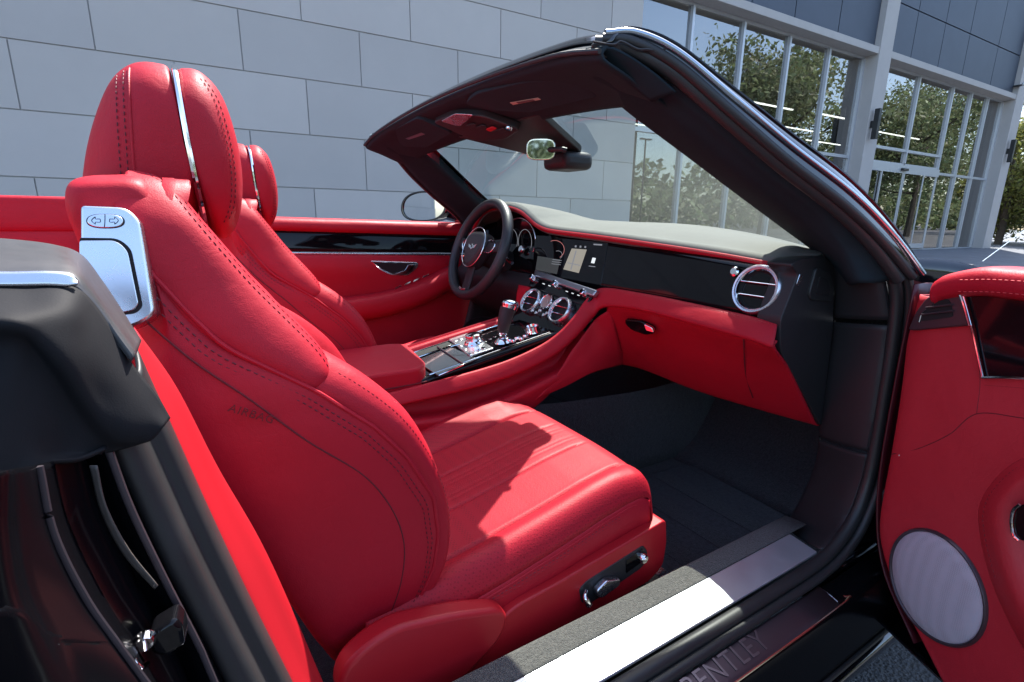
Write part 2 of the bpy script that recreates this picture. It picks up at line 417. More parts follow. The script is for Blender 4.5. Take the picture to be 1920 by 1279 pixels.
bay(5.88, 12.38, [7.2, 8.47, 9.78, 11.08], lambda i: [2.42])
f2 = bay(12.86, 19.72, [14.83, 16.6, 17.68, 18.72], lambda i: [[2.40, 2.72], [2.40, 2.72], [2.30], [2.30], [2.30]][i], door=2)
# sliding entrance: header box, leaves with their own stiles, sensor
hdr = bb('sliding_door', 12.93, 16.56, .20, .262, 2.20, 2.38, 'alu')
for a, b, y in ((12.94, 13.80, .235), (13.70, 14.74, .200), (14.76, 15.80, .200), (15.72, 16.54, .235)):
    lf = bb('leaf', a, b, y, y+.03, .40, .52, 'alu', hdr)
    bb('stile', a, a+.045, y, y+.03, .521, 2.199, 'alu', lf); bb('stile', b-.045, b, y, y+.03, .521, 2.199, 'alu', lf)
    bb('pane', a+.046, b-.046, y+.01, y+.018, .521, 2.199, 'winglass', lf)
bb('sensor', 14.55, 14.82, .14, .199, 2.25, 2.31, 'sensor', hdr, bev=.01)
# room behind the glass
rm = bb('showroom_room', 5.6, 21, 9.0, 9.1, .36, 4.42, 'roomdark')
bb('room_floor', 5.6, 21, .5, 8.99, .30, .365, 'roomfloor', rm); bb('room_ceiling', 5.6, 21, .52, 8.99, 4.42, 4.5, 'room', rm)
bb('room_side', 5.5, 5.6, .52, 8.99, .37, 4.41, 'roomdark', rm)
bb('room_side', 20.3, 20.4, .52, 8.99, .37, 4.41, 'roomdark', rm)
for s, y in ((8.6, 5), (12.6, 6), (16.2, 6.5)): bb('room_column', s, s+.4, y, y+.4, .37, 4.41, 'room', rm)
bb('room_wall', 7.4, 11, 7.2, 7.3, .37, 2.1, 'roomdark', rm); bb('room_desk', 9, 12, 3.4, 4.0, .37, 1.35, 'room', rm)
for i, (s, y) in enumerate([(6.3, 1.3), (6.3, 2.6), (6.3, 4.0), (6.3, 5.6), (9.6, 1.6), (9.6, 3.2), (9.6, 5.0), (13.2, 1.5), (13.2, 3.0), (13.2, 5.0), (16.8, 2.0), (16.8, 4)]):
    bb('light_strip', s, s+2.6, y, y+.04, 3.56, 3.585, 'strip', rm)
textmesh('exit_sign', 'EXIT', .24, (14.6, 2.2, 2.68), (1, 0, 0), (0, 0, 1), 'exitm', rm, ext=.005)
# wall lamps and security camera
for s in (12.44, 19.80):
    l = bb('wall_lamp', s, s+.10, -.16, -.06, 2.75, 3.35, 'sensor', bev=.006); bb('bracket', s+.02, s+.08, -.0595, -.0005, 2.98, 3.12, 'sensor', l)
scm = bb('security_camera', 19.50, 19.72, -.16, -.10, 4.70, 4.78, 'alu', bev=.02); bb('camera_arm', 19.6, 19.72, -.098, .1, 4.72, 4.75, 'sensor', scm)

# ------------------------------------------------------------------ trees
def tree(name, label, loc, h, rad, n, leaf, lsize, seed, group, low=.25, lm='leaf'):
    rg = np.random.default_rng(seed)
    root = empty(name, loc, label, 'tree', group)
    V, F = [], []
    def limb(P, r0, r1):
        P = cr(P, 7); T = frames(P)
        for i, (q, t) in enumerate(zip(P, T)):
            s = np.cross(t, (.3, .9, .2)); s /= np.linalg.norm(s); u = np.cross(s, t); r = r0+(r1-r0)*i/6
            for a in range(6): V.append(q+s*r*math.cos(a*math.pi/3)+u*r*math.sin(a*math.pi/3))
        k = len(V)-42
        for i in range(6):
            for j in range(6): F.append((k+i*6+j, k+i*6+(j+1) % 6, k+i*6+6+(j+1) % 6, k+i*6+6+j))
    top = np.array([rg.normal()*.2, rg.normal()*.2, h*.8])
    limb([(0, 0, -.2), (.1*h*.1, 0, h*.3), top], h*.022, h*.006)
    tips = []
    for i in range(11):
        z = h*(low+.05+(.9-low)*i/11*.8); a = rg.uniform(0, 6.28); L = rad*rg.uniform(.55, .95)*(1.1-.5*i/11)
        e = np.array([L*math.cos(a), L*math.sin(a), z+L*rg.uniform(.1, .5)]); b = np.array([top[0]*z/h, top[1]*z/h, z*.9])
        limb([b, (b+e)/2+np.array([0, 0, -.05*L]), e], h*.009, h*.003); tips += [e, .45*b+.55*e, .2*b+.8*e]
    link('trunk', mesh('trunk', V, F), 'bark', root)
    tips = np.array(tips); cen = tips[rg.integers(0, len(tips), 26+n//400)]+rg.normal(size=(26+n//400, 3))*rad*.16
    V, F = [], []
    for i in range(n):
        c = cen[rg.integers(len(cen))]; p = c+rg.normal(size=3)*rad*np.array([.17, .17, .11])
        a = rg.normal(size=3); a /= np.linalg.norm(a); b = np.cross(a, rg.normal(size=3)); b /= np.linalg.norm(b); s = lsize*rg.uniform(.6, 1.3)
        k = len(V); V += [p-a*s, p+b*s*.45, p+a*s, p-b*s*.45]; F.append((k, k+1, k+2, k+3))
    link('crown', mesh('crown', V, F), lm, root, smooth=False)
    return root
TG = 'trees across the car park mirrored in the glass'
for i, (x, y, h, rd, sd) in enumerate([(33, -12, 15, 5.5, 1), (43, -19, 17, 6.5, 2), (50, -11, 13, 5.5, 3), (61, -16, 16, 6.5, 4), (73, -12, 14, 6, 5), (88, -18, 17, 8, 6), (25, -24, 8, 5, 7)]):
    tree('car_park_tree', ['tall spreading tree mirrored in the glass left of the column', 'tall tree mirrored behind the nearest tree in the left glass bay', 'low tree mirrored above the sliding doors', 'broad tree mirrored in the right glass bay', 'bushy tree mirrored beside the far column', 'farthest and tallest tree mirrored at the right end of the glass', 'small tree mirrored low in the windshield view of the glass'][i], (x, y, 0), h, rd, 9000, 'leaf', .20, sd, TG)
for i, (x, y, h, rd, lm, n) in enumerate([(24.5, 5.4, 5.6, 2.2, 'leafy', 14000), (27.5, 7.2, 5.0, 2.6, 'leaf', 12000), (26.0, 3.2, 3.4, 2.0, 'leafy', 12000)]):
    tree('garden_tree', ['sunlit yellow green tree right of the far column', 'dark green tree behind the yellow green one by the far column', 'low bushy tree at the right picture edge beside the far column'][i], (x, y, .3), h, rd, n, 'leaf', .085, 20+i, 'trees past the end of the showroom', low=.08, lm=lm)
rg = np.random.default_rng(99); V, F = [], []
for i in range(26000):
    x = rg.uniform(-60, 260); y = -42+rg.normal()*3; h = 7.5+2.2*math.sin(x*.21)+1.6*math.sin(x*.53+1)+1.2*math.sin(x*.11+2)
    p_ = np.array([x, y, abs(rg.beta(1.4, 1.2))*h]); a = rg.normal(size=3); a /= np.linalg.norm(a); b = np.cross(a, rg.normal(size=3)); b /= np.linalg.norm(b); sz = rg.uniform(.35, .8)
    k = len(V); V += [p_-a*sz, p_+b*sz*.5, p_+a*sz, p_-b*sz*.5]; F.append((k, k+1, k+2, k+3))
wd = link('woodland', mesh('woodland', V, F), 'leaf', smooth=False); cat(wd, 'dense line of green trees beyond the car park mirrored low in the glass', 'woodland'); wd['kind'] = 'stuff'
def pole(x, y, label):
    r = empty('light_pole', (x, y, 0), label, 'lamp post', 'car park light poles mirrored in the glass')
    tube('mast', [(0, 0, 0), (0, 0, 4), (0, 0, 9)], .09, 'sensor', r, n=4)
    box('lamp_head', -.7, -.1, -.15, .15, 8.95, 9.1, 'sensor', r, bev=.02); box('lamp_head', .1, .7, -.15, .15, 8.95, 9.1, 'sensor', r, bev=.02)
pole(28, -20, 'tall twin headed light pole mirrored in the second glass pane'); pole(38, -30, 'distant twin headed light pole mirrored in the third glass pane')
# ------------------------------------------------------------------ the car (x forward, y towards the driver's side, z up)
car = empty('convertible_car', (0, 0, 0), 'black open convertible with red leather interior and its passenger door open', 'car')
I = np.interp
A_ = lambda *p: np.array(p, float)

# ---- windshield frame: header, pillars -------------------------------------------------
def hdrZ(y): return 1.284-.085*y*y
def hdr_rows():
    ys = np.linspace(-.60, .60, 17); rows = []
    spec = [(.640, .020), (.575, .018), (.535, .006), (.520, -.004), (.520, -.012), (.530, -.018), (.570, -.030), (.62, -.048), (.665, -.062)]
    for x, dz in spec:
        rows.append([A_(x+.035*(1-(y/.6)**2)*(x > .5)*.25, y, hdrZ(y)+dz-.010*max(0, (abs(y)-.5)/.1)) for y in ys])
    return rows
frame = loft('windshield_frame', hdr_rows(), 'headliner', car, nr=40, nc=60, thick=.004)
sweep('header_seal', [A_(.5135, y, hdrZ(y)-.005-.010*max(0, (abs(y)-.5)/.1)) for y in np.linspace(-.60, .60, 15)], circ(.004, 8), 'rubber', frame, n=40)
# stations down the passenger-side pillar: inner glass edge, ridge, seal edge, outer silhouette
PIL = [[((1080, 172), -.40), ((1078, 98), -.53), ((1135, 74), -.585), ((1130, 64), -.575)],
       [((1143, 183), -.46), ((1118, 108), -.56), ((1190, 77), -.61), ((1190, 57), -.60)],
       [((1200, 225), -.483), ((1230, 165), -.60), ((1270, 118), -.645), ((1265, 85), -.635)],
       [((1290, 292), -.52), ((1330, 245), -.64), ((1370, 205), -.69), ((1370, 165), -.675)],
       [((1380, 360), -.557), ((1430, 330), -.68), ((1480, 300), -.73), ((1480, 250), -.715)],
       [((1470, 427), -.592), ((1520, 400), -.715), ((1590, 385), -.775), ((1590, 335), -.755)],
       [((1535, 475), -.62), ((1580, 470), -.745), ((1665, 455), -.805), ((1672, 425), -.79)],
       [((1575, 515), -.66), ((1612, 530), -.765), ((1722, 520), -.83), ((1728, 513), -.832)]]
MT['skysheen'] = mat('sky_sheen_metal', (.40, .45, .52), .18, metal=1)  # bluish metal for the rod added as a sky reflection
PS = np.array([[U(*p, Y=y) for p, y in st] for st in PIL])      # [station][line]
def mirrorY(a): b = np.array(a, float).copy(); b[..., 1] *= -1; return b
def pillar(side):
    f = (lambda a: a) if side < 0 else mirrorY
    inn, rid, sea, sil = PS[:, 0], PS[:, 1], PS[:, 2], PS[:, 3]
    tuck = inn+A_(.03, .0, .012)
    rows = [tuck, inn, inn+(rid-inn)*.25+A_(-.004, 0, -.006), inn+(rid-inn)*.75+A_(-.008, 0, -.008), rid, rid+(sea-rid)*.35+A_(.002, .004, -.004), rid+(sea-rid)*.6+A_(.004, .006, 0)]
    pt = loft('pillar_trim', [f(r) for r in rows], 'pillarcloth', frame, nr=30, nc=50, thick=.004)
    b = rid+(sea-rid)*.62
    sweep('pillar_seal', f(b+A_(0, -.004, 0)), circ(.011, 10), 'rubber', frame, n=50)
    sweep('pillar_seal', f(b+(sea-b)*.62+A_(0, -.004, .002)), circ(.008, 10), 'rubber', frame, n=50)
    out = [sea+A_(0, .004, -.004), sea, sea+(sil-sea)*.5+A_(-.0, -.004, .004), sil, sil+A_(.025, .02, .004), sil+(inn-sil)*.6+A_(.045, 0, .02), inn+A_(.05, .01, .006)]
    # added rods stand for the sky strips reflected in the black paint
    loft('pillar_skin', [f(r) for r in out], 'paint', frame, nr=26, nc=50, thick=.003)
    sweep('pillar_sheen_rod', f(sil+(sea-sil)*.62+A_(-.002, -.005, .004)), circ(.0058, 14, .0050), 'skysheen', frame, n=60)
    sweep('pillar_sheen_rod', f(sil+(sea-sil)*.12+A_(0, -.003, .002)), circ(.0042, 8, .004), 'piano', frame, n=60)
    return pt
pillar(-1); pillar(1)
# exterior strip over the header
loft('header_skin', [[A_(x+.01*(1-(y/.6)**2), y, hdrZ(y)+dz-.012*max(0, (abs(y)-.5)/.1)) for y in np.linspace(-.60, .60, 15)] for x, dz in ((.535, .012), (.55, .026), (.60, .027), (.665, .004), (.70, -.03))], 'paint', frame, nr=20, nc=50, thick=.003)
# corner latch housing and torn-looking seal lip at the pillar top
prism('latch_cover', roundpoly([U(1108, 80, Y=-.585), U(1240, 84, Y=-.625), U(1262, 108, Y=-.635), U(1180, 112, Y=-.60), U(1118, 108, Y=-.585)], .006), (-.5, -.8, -.2), .012, 'rubber', frame, bev=.003)
tube('lip', [U(1112, 78, Y=-.592), U(1150, 84, Y=-.603), U(1165, 78, Y=-.607), U(1195, 92, Y=-.618), U(1215, 93, Y=-.626), U(1236, 96, Y=-.632), U(1250, 90, Y=-.637)], .0018, 'rubber', frame, n=40, k=6)
loft('corner_trim', [[U(1098, 92, Y=-.570), U(1128, 112, Y=-.578), U(1172, 148, Y=-.588), U(1222, 190, Y=-.600)], [U(1125, 88, Y=-.592), U(1155, 106, Y=-.600), U(1200, 140, Y=-.610), U(1246, 180, Y=-.622)], [U(1150, 90, Y=-.605), U(1185, 108, Y=-.615), U(1228, 138, Y=-.627), U(1268, 172, Y=-.638)]], 'pillarcloth', frame, nr=12, nc=20, thick=.004)
box('clip', .533, .539, -.586, -.581, 1.243, 1.262, 'satin', frame, bev=.001)

# ---- windshield glass ---------------------------------------------------------------------
top = [A_(.70, y, 0) for y in np.linspace(-.56, .56, 9)]
def wsrow(t):
    r = []
    for y0 in np.linspace(-1, 1, 11):
        y = y0*(.47+t*.19); bow = (1-y0*y0)
        x = .655+t*.50+bow*(.035+.12*t); z = 1.222-t*.292+bow*(.018+.03*t*(1-t)+.038*t)
        r.append(A_(x, y, z))
    return r
ws = loft('windshield', [wsrow(t) for t in np.linspace(0, 1.04, 6)], 'wsglass', car, nr=20, nc=40)
for p in ws.data.polygons: pass
bm = bmesh.new(); bm.from_mesh(ws.data)
for f in bm.faces:
    if f.normal.x > 0: f.normal_flip()
bm.to_mesh(ws.data); bm.free()

# ---- visors, overhead lamp, mirror ------------------------------------------------------------
UPL = ((.53, 0, 1.262), (.415, 0, .91)); UN = np.array([.415, 0, .91])
def ul(px, py, d=0): return UP(px, py, A_(*UPL[0])-UN*d, UPL[1])
v1 = prism('sun_visor', roundpoly([ul(871, 192), ul(892, 171), ul(990, 147), ul(1085, 147), ul(1128, 176), ul(1040, 196), ul(1000, 208), ul(925, 203)], .03, 6), -UN, .016, 'headliner', car, bev=.005, seg=3, up=.006, label='passenger side charcoal sun visor folded up')
prism('airbag_label', [ul(956, 193, .007), ul(1008, 184, .007), ul(1014, 187, .007), ul(962, 197, .007)], -UN, .0012, mat('label_print', (.42, .33, .25), .6), v1, bev=0)
prism('label_stripe', [ul(968, 192.5, .0085), ul(998, 187.5, .0085), ul(1003, 189, .0085), ul(972, 194.5, .0085)], -UN, .001, mat('label_dark', (.10, .05, .05), .6), v1, bev=0)
v2 = prism('sun_visor', roundpoly([ul(712, 262), ul(740, 240), ul(785, 218), ul(815, 232), ul(850, 247), ul(800, 275), ul(745, 272)], .02, 6), -UN, .014, 'headliner', car, bev=.004, seg=3, up=.005, label='driver side charcoal sun visor folded up')
prism('airbag_label', [ul(760, 260, .006), ul(790, 249, .006), ul(797, 252, .006), ul(767, 262, .006)], -UN, .001, 'bronze', v2, bev=0)
oc = prism('overhead_console', roundpoly([ul(812, 226), ul(850, 211), ul(905, 214), ul(978, 240), ul(950, 258), ul(905, 262), ul(880, 256)], .02, 6), -UN, .02, 'black', car, bev=.004, seg=3, up=.006)
prism('lamp_lens', roundpoly([ul(826, 228, .012), ul(852, 214, .012), ul(888, 216, .012), ul(862, 238, .012)], .012), -UN, .003, 'satin', oc, bev=.001)
for a in range(4):
    x, y = 872+a*19, 237+a*3
    prism('switch', roundpoly([ul(x, y, .0125), ul(x+13, y-5, .0125), ul(x+22, y-1, .0125), ul(x+9, y+5, .0125)], .006), -UN, .003, 'red_hard' if a == 2 else 'black', oc, bev=.001)
lathe('button', [(0, .006), (.006, .006), (.008, .003), (.008, 0)], ul(955, 239, .012), -UN, 'chrome', oc, n=16)
# mirror: mount from the header, stalk, head
hn_ = np.array([.42, 0, .9])
rv = prism('rear_view_mirror', roundpoly([A_(.655, -.250, 1.236), A_(.862, -.140, 1.186), A_(.888, -.095, 1.174), A_(.888, -.005, 1.174), A_(.862, .03, 1.186), A_(.655, .15, 1.236)], [.01, .02, .02, .02, .02, .01]), hn_, .016, 'black', car, bev=.005, seg=3, label='black mirror mount and mirror at the windshield top')
box('sensor_housing', .80, .895, -.150, -.045, 1.128, 1.172, 'black', rv, bev=.016)
mh = A_(*U(1014, 280, X=.725)); mn = A_(-.60, -.80, -.03)
ms, mu, mn = basis(mn)
def rr(c, s, u, a, b, e=.55, n=40): return [c+s*x+u*y for x, y in circ(a, n, b, e)]
hd = prism('mirror_head', rr(mh, ms, mu, .034, .024), mn, .026, 'black', rv, bev=.006, seg=3)
prism('mirror_rim', rr(mh, ms, mu, .0345, .0245), mn, .004, 'chrome', rv, bev=.001, up=.002)
prism('mirror_pane', rr(mh, ms, mu, .031, .021), mn, .002, 'dimmirror', rv, bev=0, up=.0032)
tube('stalk', [mh-mn*.024+ms*.0, U(1050, 280, X=.745), U(1062, 282, X=.755)], .006, 'black', rv, n=10)

# ---- dashboard --------------------------------------------------------------------------------
EDGE = [(.985, -.676, .917), (.975, -.668, .921), (.97, -.60, .928), (.97, -.52, .935), (.968, -.427, .942), (.962, -.257, .953), (.957, -.12, .961), (.953, -.02, .966), (.948, .06, .970), (.942, .12, .976), (.935, .165, .990), (.929, .20, 1.010), (.925, .24, 1.030), (.922, .30, 1.043), (.922, .37, 1.047),
        (.922, .44, 1.043), (.925, .50, 1.028), (.93, .55, 1.004), (.94, .60, .978), (.96, .65, .960), (1.0, .70, .950)]
EDGE = [A_(*e) for e in EDGE]
def frontline(y):
    b = max(0, 1-(y/.66)**2)
    return A_(1.135+.165*b, y, .928+.060*b)
rows = []
E_ = np.array(EDGE)
ROWS = [E_+A_(.006, 0, -.014), E_+A_(-.002, 0, -.004), E_+A_(.004, 0, .004), E_+A_(.022, 0, .007)]
fr = np.array([frontline(max(-.66, min(.66, e[1]))) for e in EDGE])
for t, dz in ((.25, .010), (.5, .012), (.75, .006), (1.0, 0), (1.06, -.03)):
    ROWS.append((E_+A_(.022, 0, .007))*(1-t)+fr*t+A_(0, 0, dz))
dash = loft('dashboard', ROWS, 'dashtop', car, nr=50, nc=130, thick=.006, off=-1)
# rear edge roll in red leather
sweep('edge_roll', E_[1:]+A_(-.003, 0, -.006), circ(.0085, 12, .0075), 'red', dash, n=140)
stitch('stitching', [cr(E_[1:]+A_(-.0115, 0, -.004), 300)], 'stitch', dash, nrm=(-1, 0, .2), seg=.004, gap=.0028, r=.0007)
# perforated defroster / speaker panel set in the pad
gr = [[A_(1.10+.155*(1-(y/.62)**2)*t+.02*(1-t), y, 0) for y in np.linspace(-.50, .22, 12)] for t in (0, .5, 1)]
def dtop(x, y):
    yy = max(-.66, min(.66, y)); e = np.array([I(yy, E_[:, 1], E_[:, j]) for j in (0, 2)]); f = frontline(yy)
    t = (x-e[0]-.022)/(f[0]-e[0]-.022); t = max(0, min(1, t))
    return (e[1]+.007)*(1-t)+f[2]*t+I(t, [0, .25, .5, .75, 1], [0, .010, .012, .006, 0])
def prow(t):
    r = []
    for y in np.linspace(-.50, .25, 14):
        f = frontline(y); e = I(y, E_[:, 1], E_[:, 0]); x = e+(f[0]-e)*(.55+.43*t); r.append(A_(x, y, dtop(x, y)+.0035))
    return r
MT['perf'] = mat('perforated_grey', (.22, .222, .21), .65, bump=[('voro', 240, 1, .002)], var=(300, .35))
loft('speaker_panel', [prow(t) for t in (0, .33, .66, 1)], 'perf', dash, nr=10, nc=40, thick=.003)
# fascia: one flat plane X = .93 + .3 (Z - .82)
FP, FN = (.93, 0, .82), (1, 0, -.3)
FO = np.array([-1, 0, .3])/math.hypot(1, .3)
def fp(px, py, d=0): return UP(px, py, A_(*FP)+FO*d, FN)
def fx(z): return .93+.3*(z-.82)
ys = np.linspace(-.668, .70, 60); topz = [I(y, E_[:, 1], E_[:, 2])-.010 for y in ys]
G = np.array([[A_(fx(z0+(zt-z0)*t)+(.03 if .16 < y < .58 else 0)*t, y, z0+(zt-z0)*t) for y, zt in zip(ys, topz)] for t in np.linspace(0, 1, 8) for z0 in (.815,)])
fas = surf('fascia', G, 'piano', dash, thick=.004)
prism('end_strip', [fp(1494, 512, .004), fp(1500, 514, .004), fp(1466, 607, .004), fp(1460, 605, .004)], FO, .012, 'satin', dash, bev=.001)
# passenger vent
def vent(px, py, Rr, plane, nrm, parent, bars=(-.33, .33), ax=None):
    c = plane(px, py, .0); n = np.array(nrm, float); s, u, n = basis(n)
    v = lathe('air_vent', [(Rr*.86, .012), (Rr*.9, .017), (Rr*.97, .0175), (Rr*1.03, .014), (Rr*1.06, .006), (Rr*1.07, 0)], c, n, 'satin', parent, n=56)
    lathe('vent_rim', [(Rr*.80, .010), (Rr*.84, .0145), (Rr*.87, .012)], c, n, 'chrome', v, n=56)
    lathe('vent_throat', [(Rr*.84, .012), (Rr*.78, .004), (Rr*.70, .0012), (0, .0012)], c, n, 'dark', v, n=40)
    for b in bars:
        L = Rr*.82*math.sqrt(1-b*b)
        sweep('vent_blade', [c+s*(-L)+u*Rr*b*.82+n*.010, c+u*Rr*b*.82+n*.010, c+s*L+u*Rr*b*.82+n*.010], circ(.0016, 8, .0024), 'chrome', v, n=6, up=n)
    return v
vent(1423, 545, .049, fp, FO, dash)
kp = fp(1381, 511); kn = lathe('vent_stop', [(0, .012), (.007, .012), (.0105, .009), (.0105, .006), (.007, .004), (.007, 0)], kp, FO, 'chrome', dash, n=20)
# display with map, dials and menu marks
scr = prism('display', roundpoly([fp(1003, 441, .003), fp(1142, 447, .003), fp(1126, 535, .003), fp(998, 511, .003)], .004), FO, .004, 'piano', dash, bev=.001)
E1 = emit('map_glow', (.30, .28, .24), .35); E2 = emit('screen_white', (.8, .85, .9), .35); E3 = emit('screen_dim', (.2, .21, .24), .35); E4 = emit('screen_red', (.7, .25, .25), .25)
def sq(name, pts, m, d=.0036): return prism(name, [fp(x, y, d) for x, y in pts], FO, .0006, m, scr, bev=0, smooth=False)
sq('map', [(1072, 466), (1100, 468), (1085, 512), (1056, 505)], E1)
sq('map_road', [(1079, 470), (1081, 470), (1071, 506), (1069, 506)], E3, .0044); sq('map_road', [(1064, 492), (1088, 497), (1087, 498.5), (1063.5, 493.5)], E3, .0045)
sq('menu_panel', [(1008, 480), (1050, 487), (1044, 514), (1004, 506)], emit('menu_shade', (.05, .055, .06), .3))
for k in range(3): sq('menu_line', [(1036+k*-1, 486+k*4), (1053+k*-1, 488+k*4), (1052.7-k, 489+k*4), (1035.7-k, 487+k*4)], E3, .0045)
for k in range(3): sq('menu_icon', [(1078+k*9, 460+k*.6), (1081+k*9, 460.3+k*.6), (1080.5+k*9, 464+k*.6), (1077.5+k*9, 463.6+k*.6)], E3)
sq('menu_icon', [(1111, 483), (1117, 484), (1114, 494), (1108, 493)], E2); sq('menu_icon', [(1104, 498), (1116, 499.5), (1115.7, 501), (1103.7, 499.5)], E3)
sq('clock_digits', [(1113, 457), (1129, 458), (1128.6, 460.5), (1112.6, 459.5)], E3)
for a0, px, py, rx, m in ((0, 1040, 468, 18, E4), (0, 1046, 478, 8, E3)):
    ring = [fp(px+rx*math.cos(t), py+rx*.95*math.sin(t), .0042) for t in np.linspace(-2.0, 1.0, 16)]
    tube('dial_arc', ring, .0007, m, scr, n=24, k=6)
# instrument binnacle, cluster bezel, start button
bz = [A_(fx(.90)+.0, .30, .91)+A_(0, .105*math.cos(t), .075*math.sin(t)) for t in np.linspace(0, 2*math.pi, 40, endpoint=False)]
cl = prism('instrument_cluster', [b+A_(.015, .02, .02) for b in bz], FO, .01, 'piano', dash, bev=.002)
tube('cluster_bezel', [b+A_(.010, .02, .02) for b in bz], .0028, 'chrome', dash, n=80, closed=True)
for dy in (.045, -.045):
    rr_ = [A_(fx(.90)+.006, .32+dy, .925)+A_(0, .042*math.cos(t), .042*math.sin(t)) for t in np.linspace(-.4, 3.6, 22)]
    tube('dial', rr_, .0008, E3, cl, n=40, k=6)
lathe('start_button', [(0, .010), (.011, .010), (.014, .006), (.014, 0)], fp(980, 468), FO, 'chrome', dash, n=24)

# ---- centre stack -------------------------------------------------------------------------
SP, SN = (.905, 0, .82), (1, 0, -.64); SO = np.array([-1, 0, .64])/math.hypot(1, .64)
def sp(px, py, d=0): return UP(px, py, A_(*SP)+SO*d, SN)
stk = prism('centre_stack', [sp(1003, 507), sp(1118, 547), sp(1090, 588), sp(1036, 636), sp(958, 605), sp(985, 548)], SO, .012, 'piano', dash, bev=.002)
MT['barmetal'] = mat('satin_bar', (.45, .46, .5), .35, metal=1)
prism('trim_bar', [sp(1003, 505, .012), sp(1119, 544, .012), sp(1111, 555, .012), sp(1000, 516, .012)], SO, .014, 'barmetal', stk, bev=.003)
prism('control_strip', [sp(999, 518, .006), sp(1110, 557, .006), sp(1096, 574, .006), sp(990, 536, .006)], SO, .007, 'piano', stk, bev=.002)
for px, py in ((1001, 523), (1044, 534), (1097, 551)):
    kb = lathe('knob', [(0, .016), (.007, .016), (.009, .0145), (.0095, .004), (.011, .002), (.011, 0)], sp(px, py, .006), SO, 'chrome', stk, n=22)
    lathe('knob_cap', [(0, .0175), (.006, .0175), (.0065, .016)], sp(px, py, .006), SO, 'piano', kb, n=18)
for k in range(7):
    t = (k+.5)/7; px, py = 1012+t*76, 529+t*25
    if abs(px-1044) < 7: continue
    prism('button_mark', [sp(px, py, .0066), sp(px+4, py+1.4, .0066), sp(px+3.6, py+2.8, .0066), sp(px-.4, py+1.4, .0066)], SO, .0006, E2, stk, bev=0)
for px, py in ((999, 567), (1054, 585)): vent(px, py, .040, sp, SO, stk)
ck = lathe('clock', [(.020, .004), (.021, .009), (.024, .010), (.026, .006), (.026, 0)], sp(1027, 568), SO, 'chrome', stk, n=40)
lathe('clock_face', [(0, .004), (.0205, .004)], sp(1027, 568), SO, mat('clock_dial', (.30, .22, .19), .3), ck, n=30)
cs, cu_, cn_ = basis(SO); cc = sp(1027, 568, .0052)
for a, L in ((2.2, .013), (.7, .017)): sweep('clock_hand', [cc, cc+(cs*math.cos(a)+cu_*math.sin(a))*L*.5, cc+(cs*math.cos(a)+cu_*math.sin(a))*L], circ(.0008, 6), 'chrome', ck, n=4, up=SO)
for px, py in ((1003, 586), (1010, 590), (1017, 586), (1024, 594), (1030, 591), (1036, 597)):
    lathe('organ_stop', [(0, .014), (.0045, .014), (.006, .011), (.006, .008), (.003, .005), (.003, 0)], sp(px, py), SO, 'chrome', stk, n=14)

# ---- red leather roll that sweeps from console up round the stack and across the dash ----------
RT = [((690, 747), 'Y', -.130), ((760, 730), 'Y', -.130), ((830, 712), 'Y', -.130), ((900, 693), 'Y', -.130), ((960, 673), 'Y', -.132), ((1015, 647), 'Y', -.136), ((1050, 622), 'Y', -.143), ((1078, 592), 'Y', -.152), ((1100, 562), 'Y', -.160), ((1128, 541), 'X', .925), ((1200, 550), 'X', .922), ((1300, 570), 'X', .92), ((1400, 592), 'X', .92), ((1457, 606), 'X', .925)]
RB = [((700, 772), 'Y', -.150), ((765, 756), 'Y', -.150), ((835, 740), 'Y', -.150), ((905, 722), 'Y', -.150), ((965, 702), 'Y', -.152), ((1022, 676), 'Y', -.156), ((1060, 650), 'Y', -.163), ((1090, 620), 'Y', -.172), ((1113, 593), 'Y', -.182), ((1135, 575), 'X', .900), ((1200, 581), 'X', .895), ((1300, 607), 'X', .89), ((1400, 635), 'X', .89), ((1447, 652), 'X', .895)]
def pt(e): return U(*e[0], **{e[1]: e[2]})
rt = np.array([pt(e) for e in RT]); rb = np.array([pt(e) for e in RB])
rows = [rt+A_(.02, .02, -.012), rt, rt+(rb-rt)*.2+A_(-.008, -.006, .004), rt+(rb-rt)*.75+A_(-.008, -.007, 0), rb, rb+A_(.02, .02, -.004)]
roll = loft('leather_roll', rows, 'red', dash, nr=26, nc=110, thick=.003)
q = cr(rt+(rb-rt)*.16+A_(-.0085, -.0065, .005), 400)
stitch('stitching', [q], 'redstitch', dash, nrm=(-.6, -.4, .6), seg=.0035, gap=.003, r=.0006)
# glovebox / knee panel below the roll
gt = rb[9:]; gb = np.array([U(1140, 678, X=1.0), U(1200, 690, X=1.05), U(1300, 729, X=1.07), U(1400, 760, X=1.09), U(1533, 797, X=1.13)])
gt2 = gt.copy(); gt2[-1] += A_(.0, -.002, 0)
loftrows = [gt2+A_(.012, 0, .012), gt2+A_(.008, 0, -.002), gt2*.72+gb*.28+A_(.0, 0, .012), gt2*.45+gb*.55+A_(-.004, 0, .012), gt2*.15+gb*.85+A_(-.006, 0, .006), gb, gb+A_(.02, 0, .006)]
gl = loft('glovebox', loftrows, 'red', dash, nr=36, nc=50, thick=.004)
hp = [U(1174, 600, X=.915), U(1205, 604, X=.92), U(1225, 614, X=.925), U(1230, 626, X=.93), U(1215, 630, X=.93), U(1188, 621, X=.925), U(1176, 610, X=.92)]
gh = prism('glovebox_latch', roundpoly([p_+A_(-.006, 0, .002) for p_ in hp], .01), (-1, 0, -.4), .01, 'piano', gl, bev=.002)
prism('latch_button', roundpoly([U(1207, 608, X=.905), U(1222, 615, X=.912), U(1226, 624, X=.916), U(1211, 620, X=.91)], .004), (-1, 0, -.4), .008, 'chrome', gl, bev=.001)
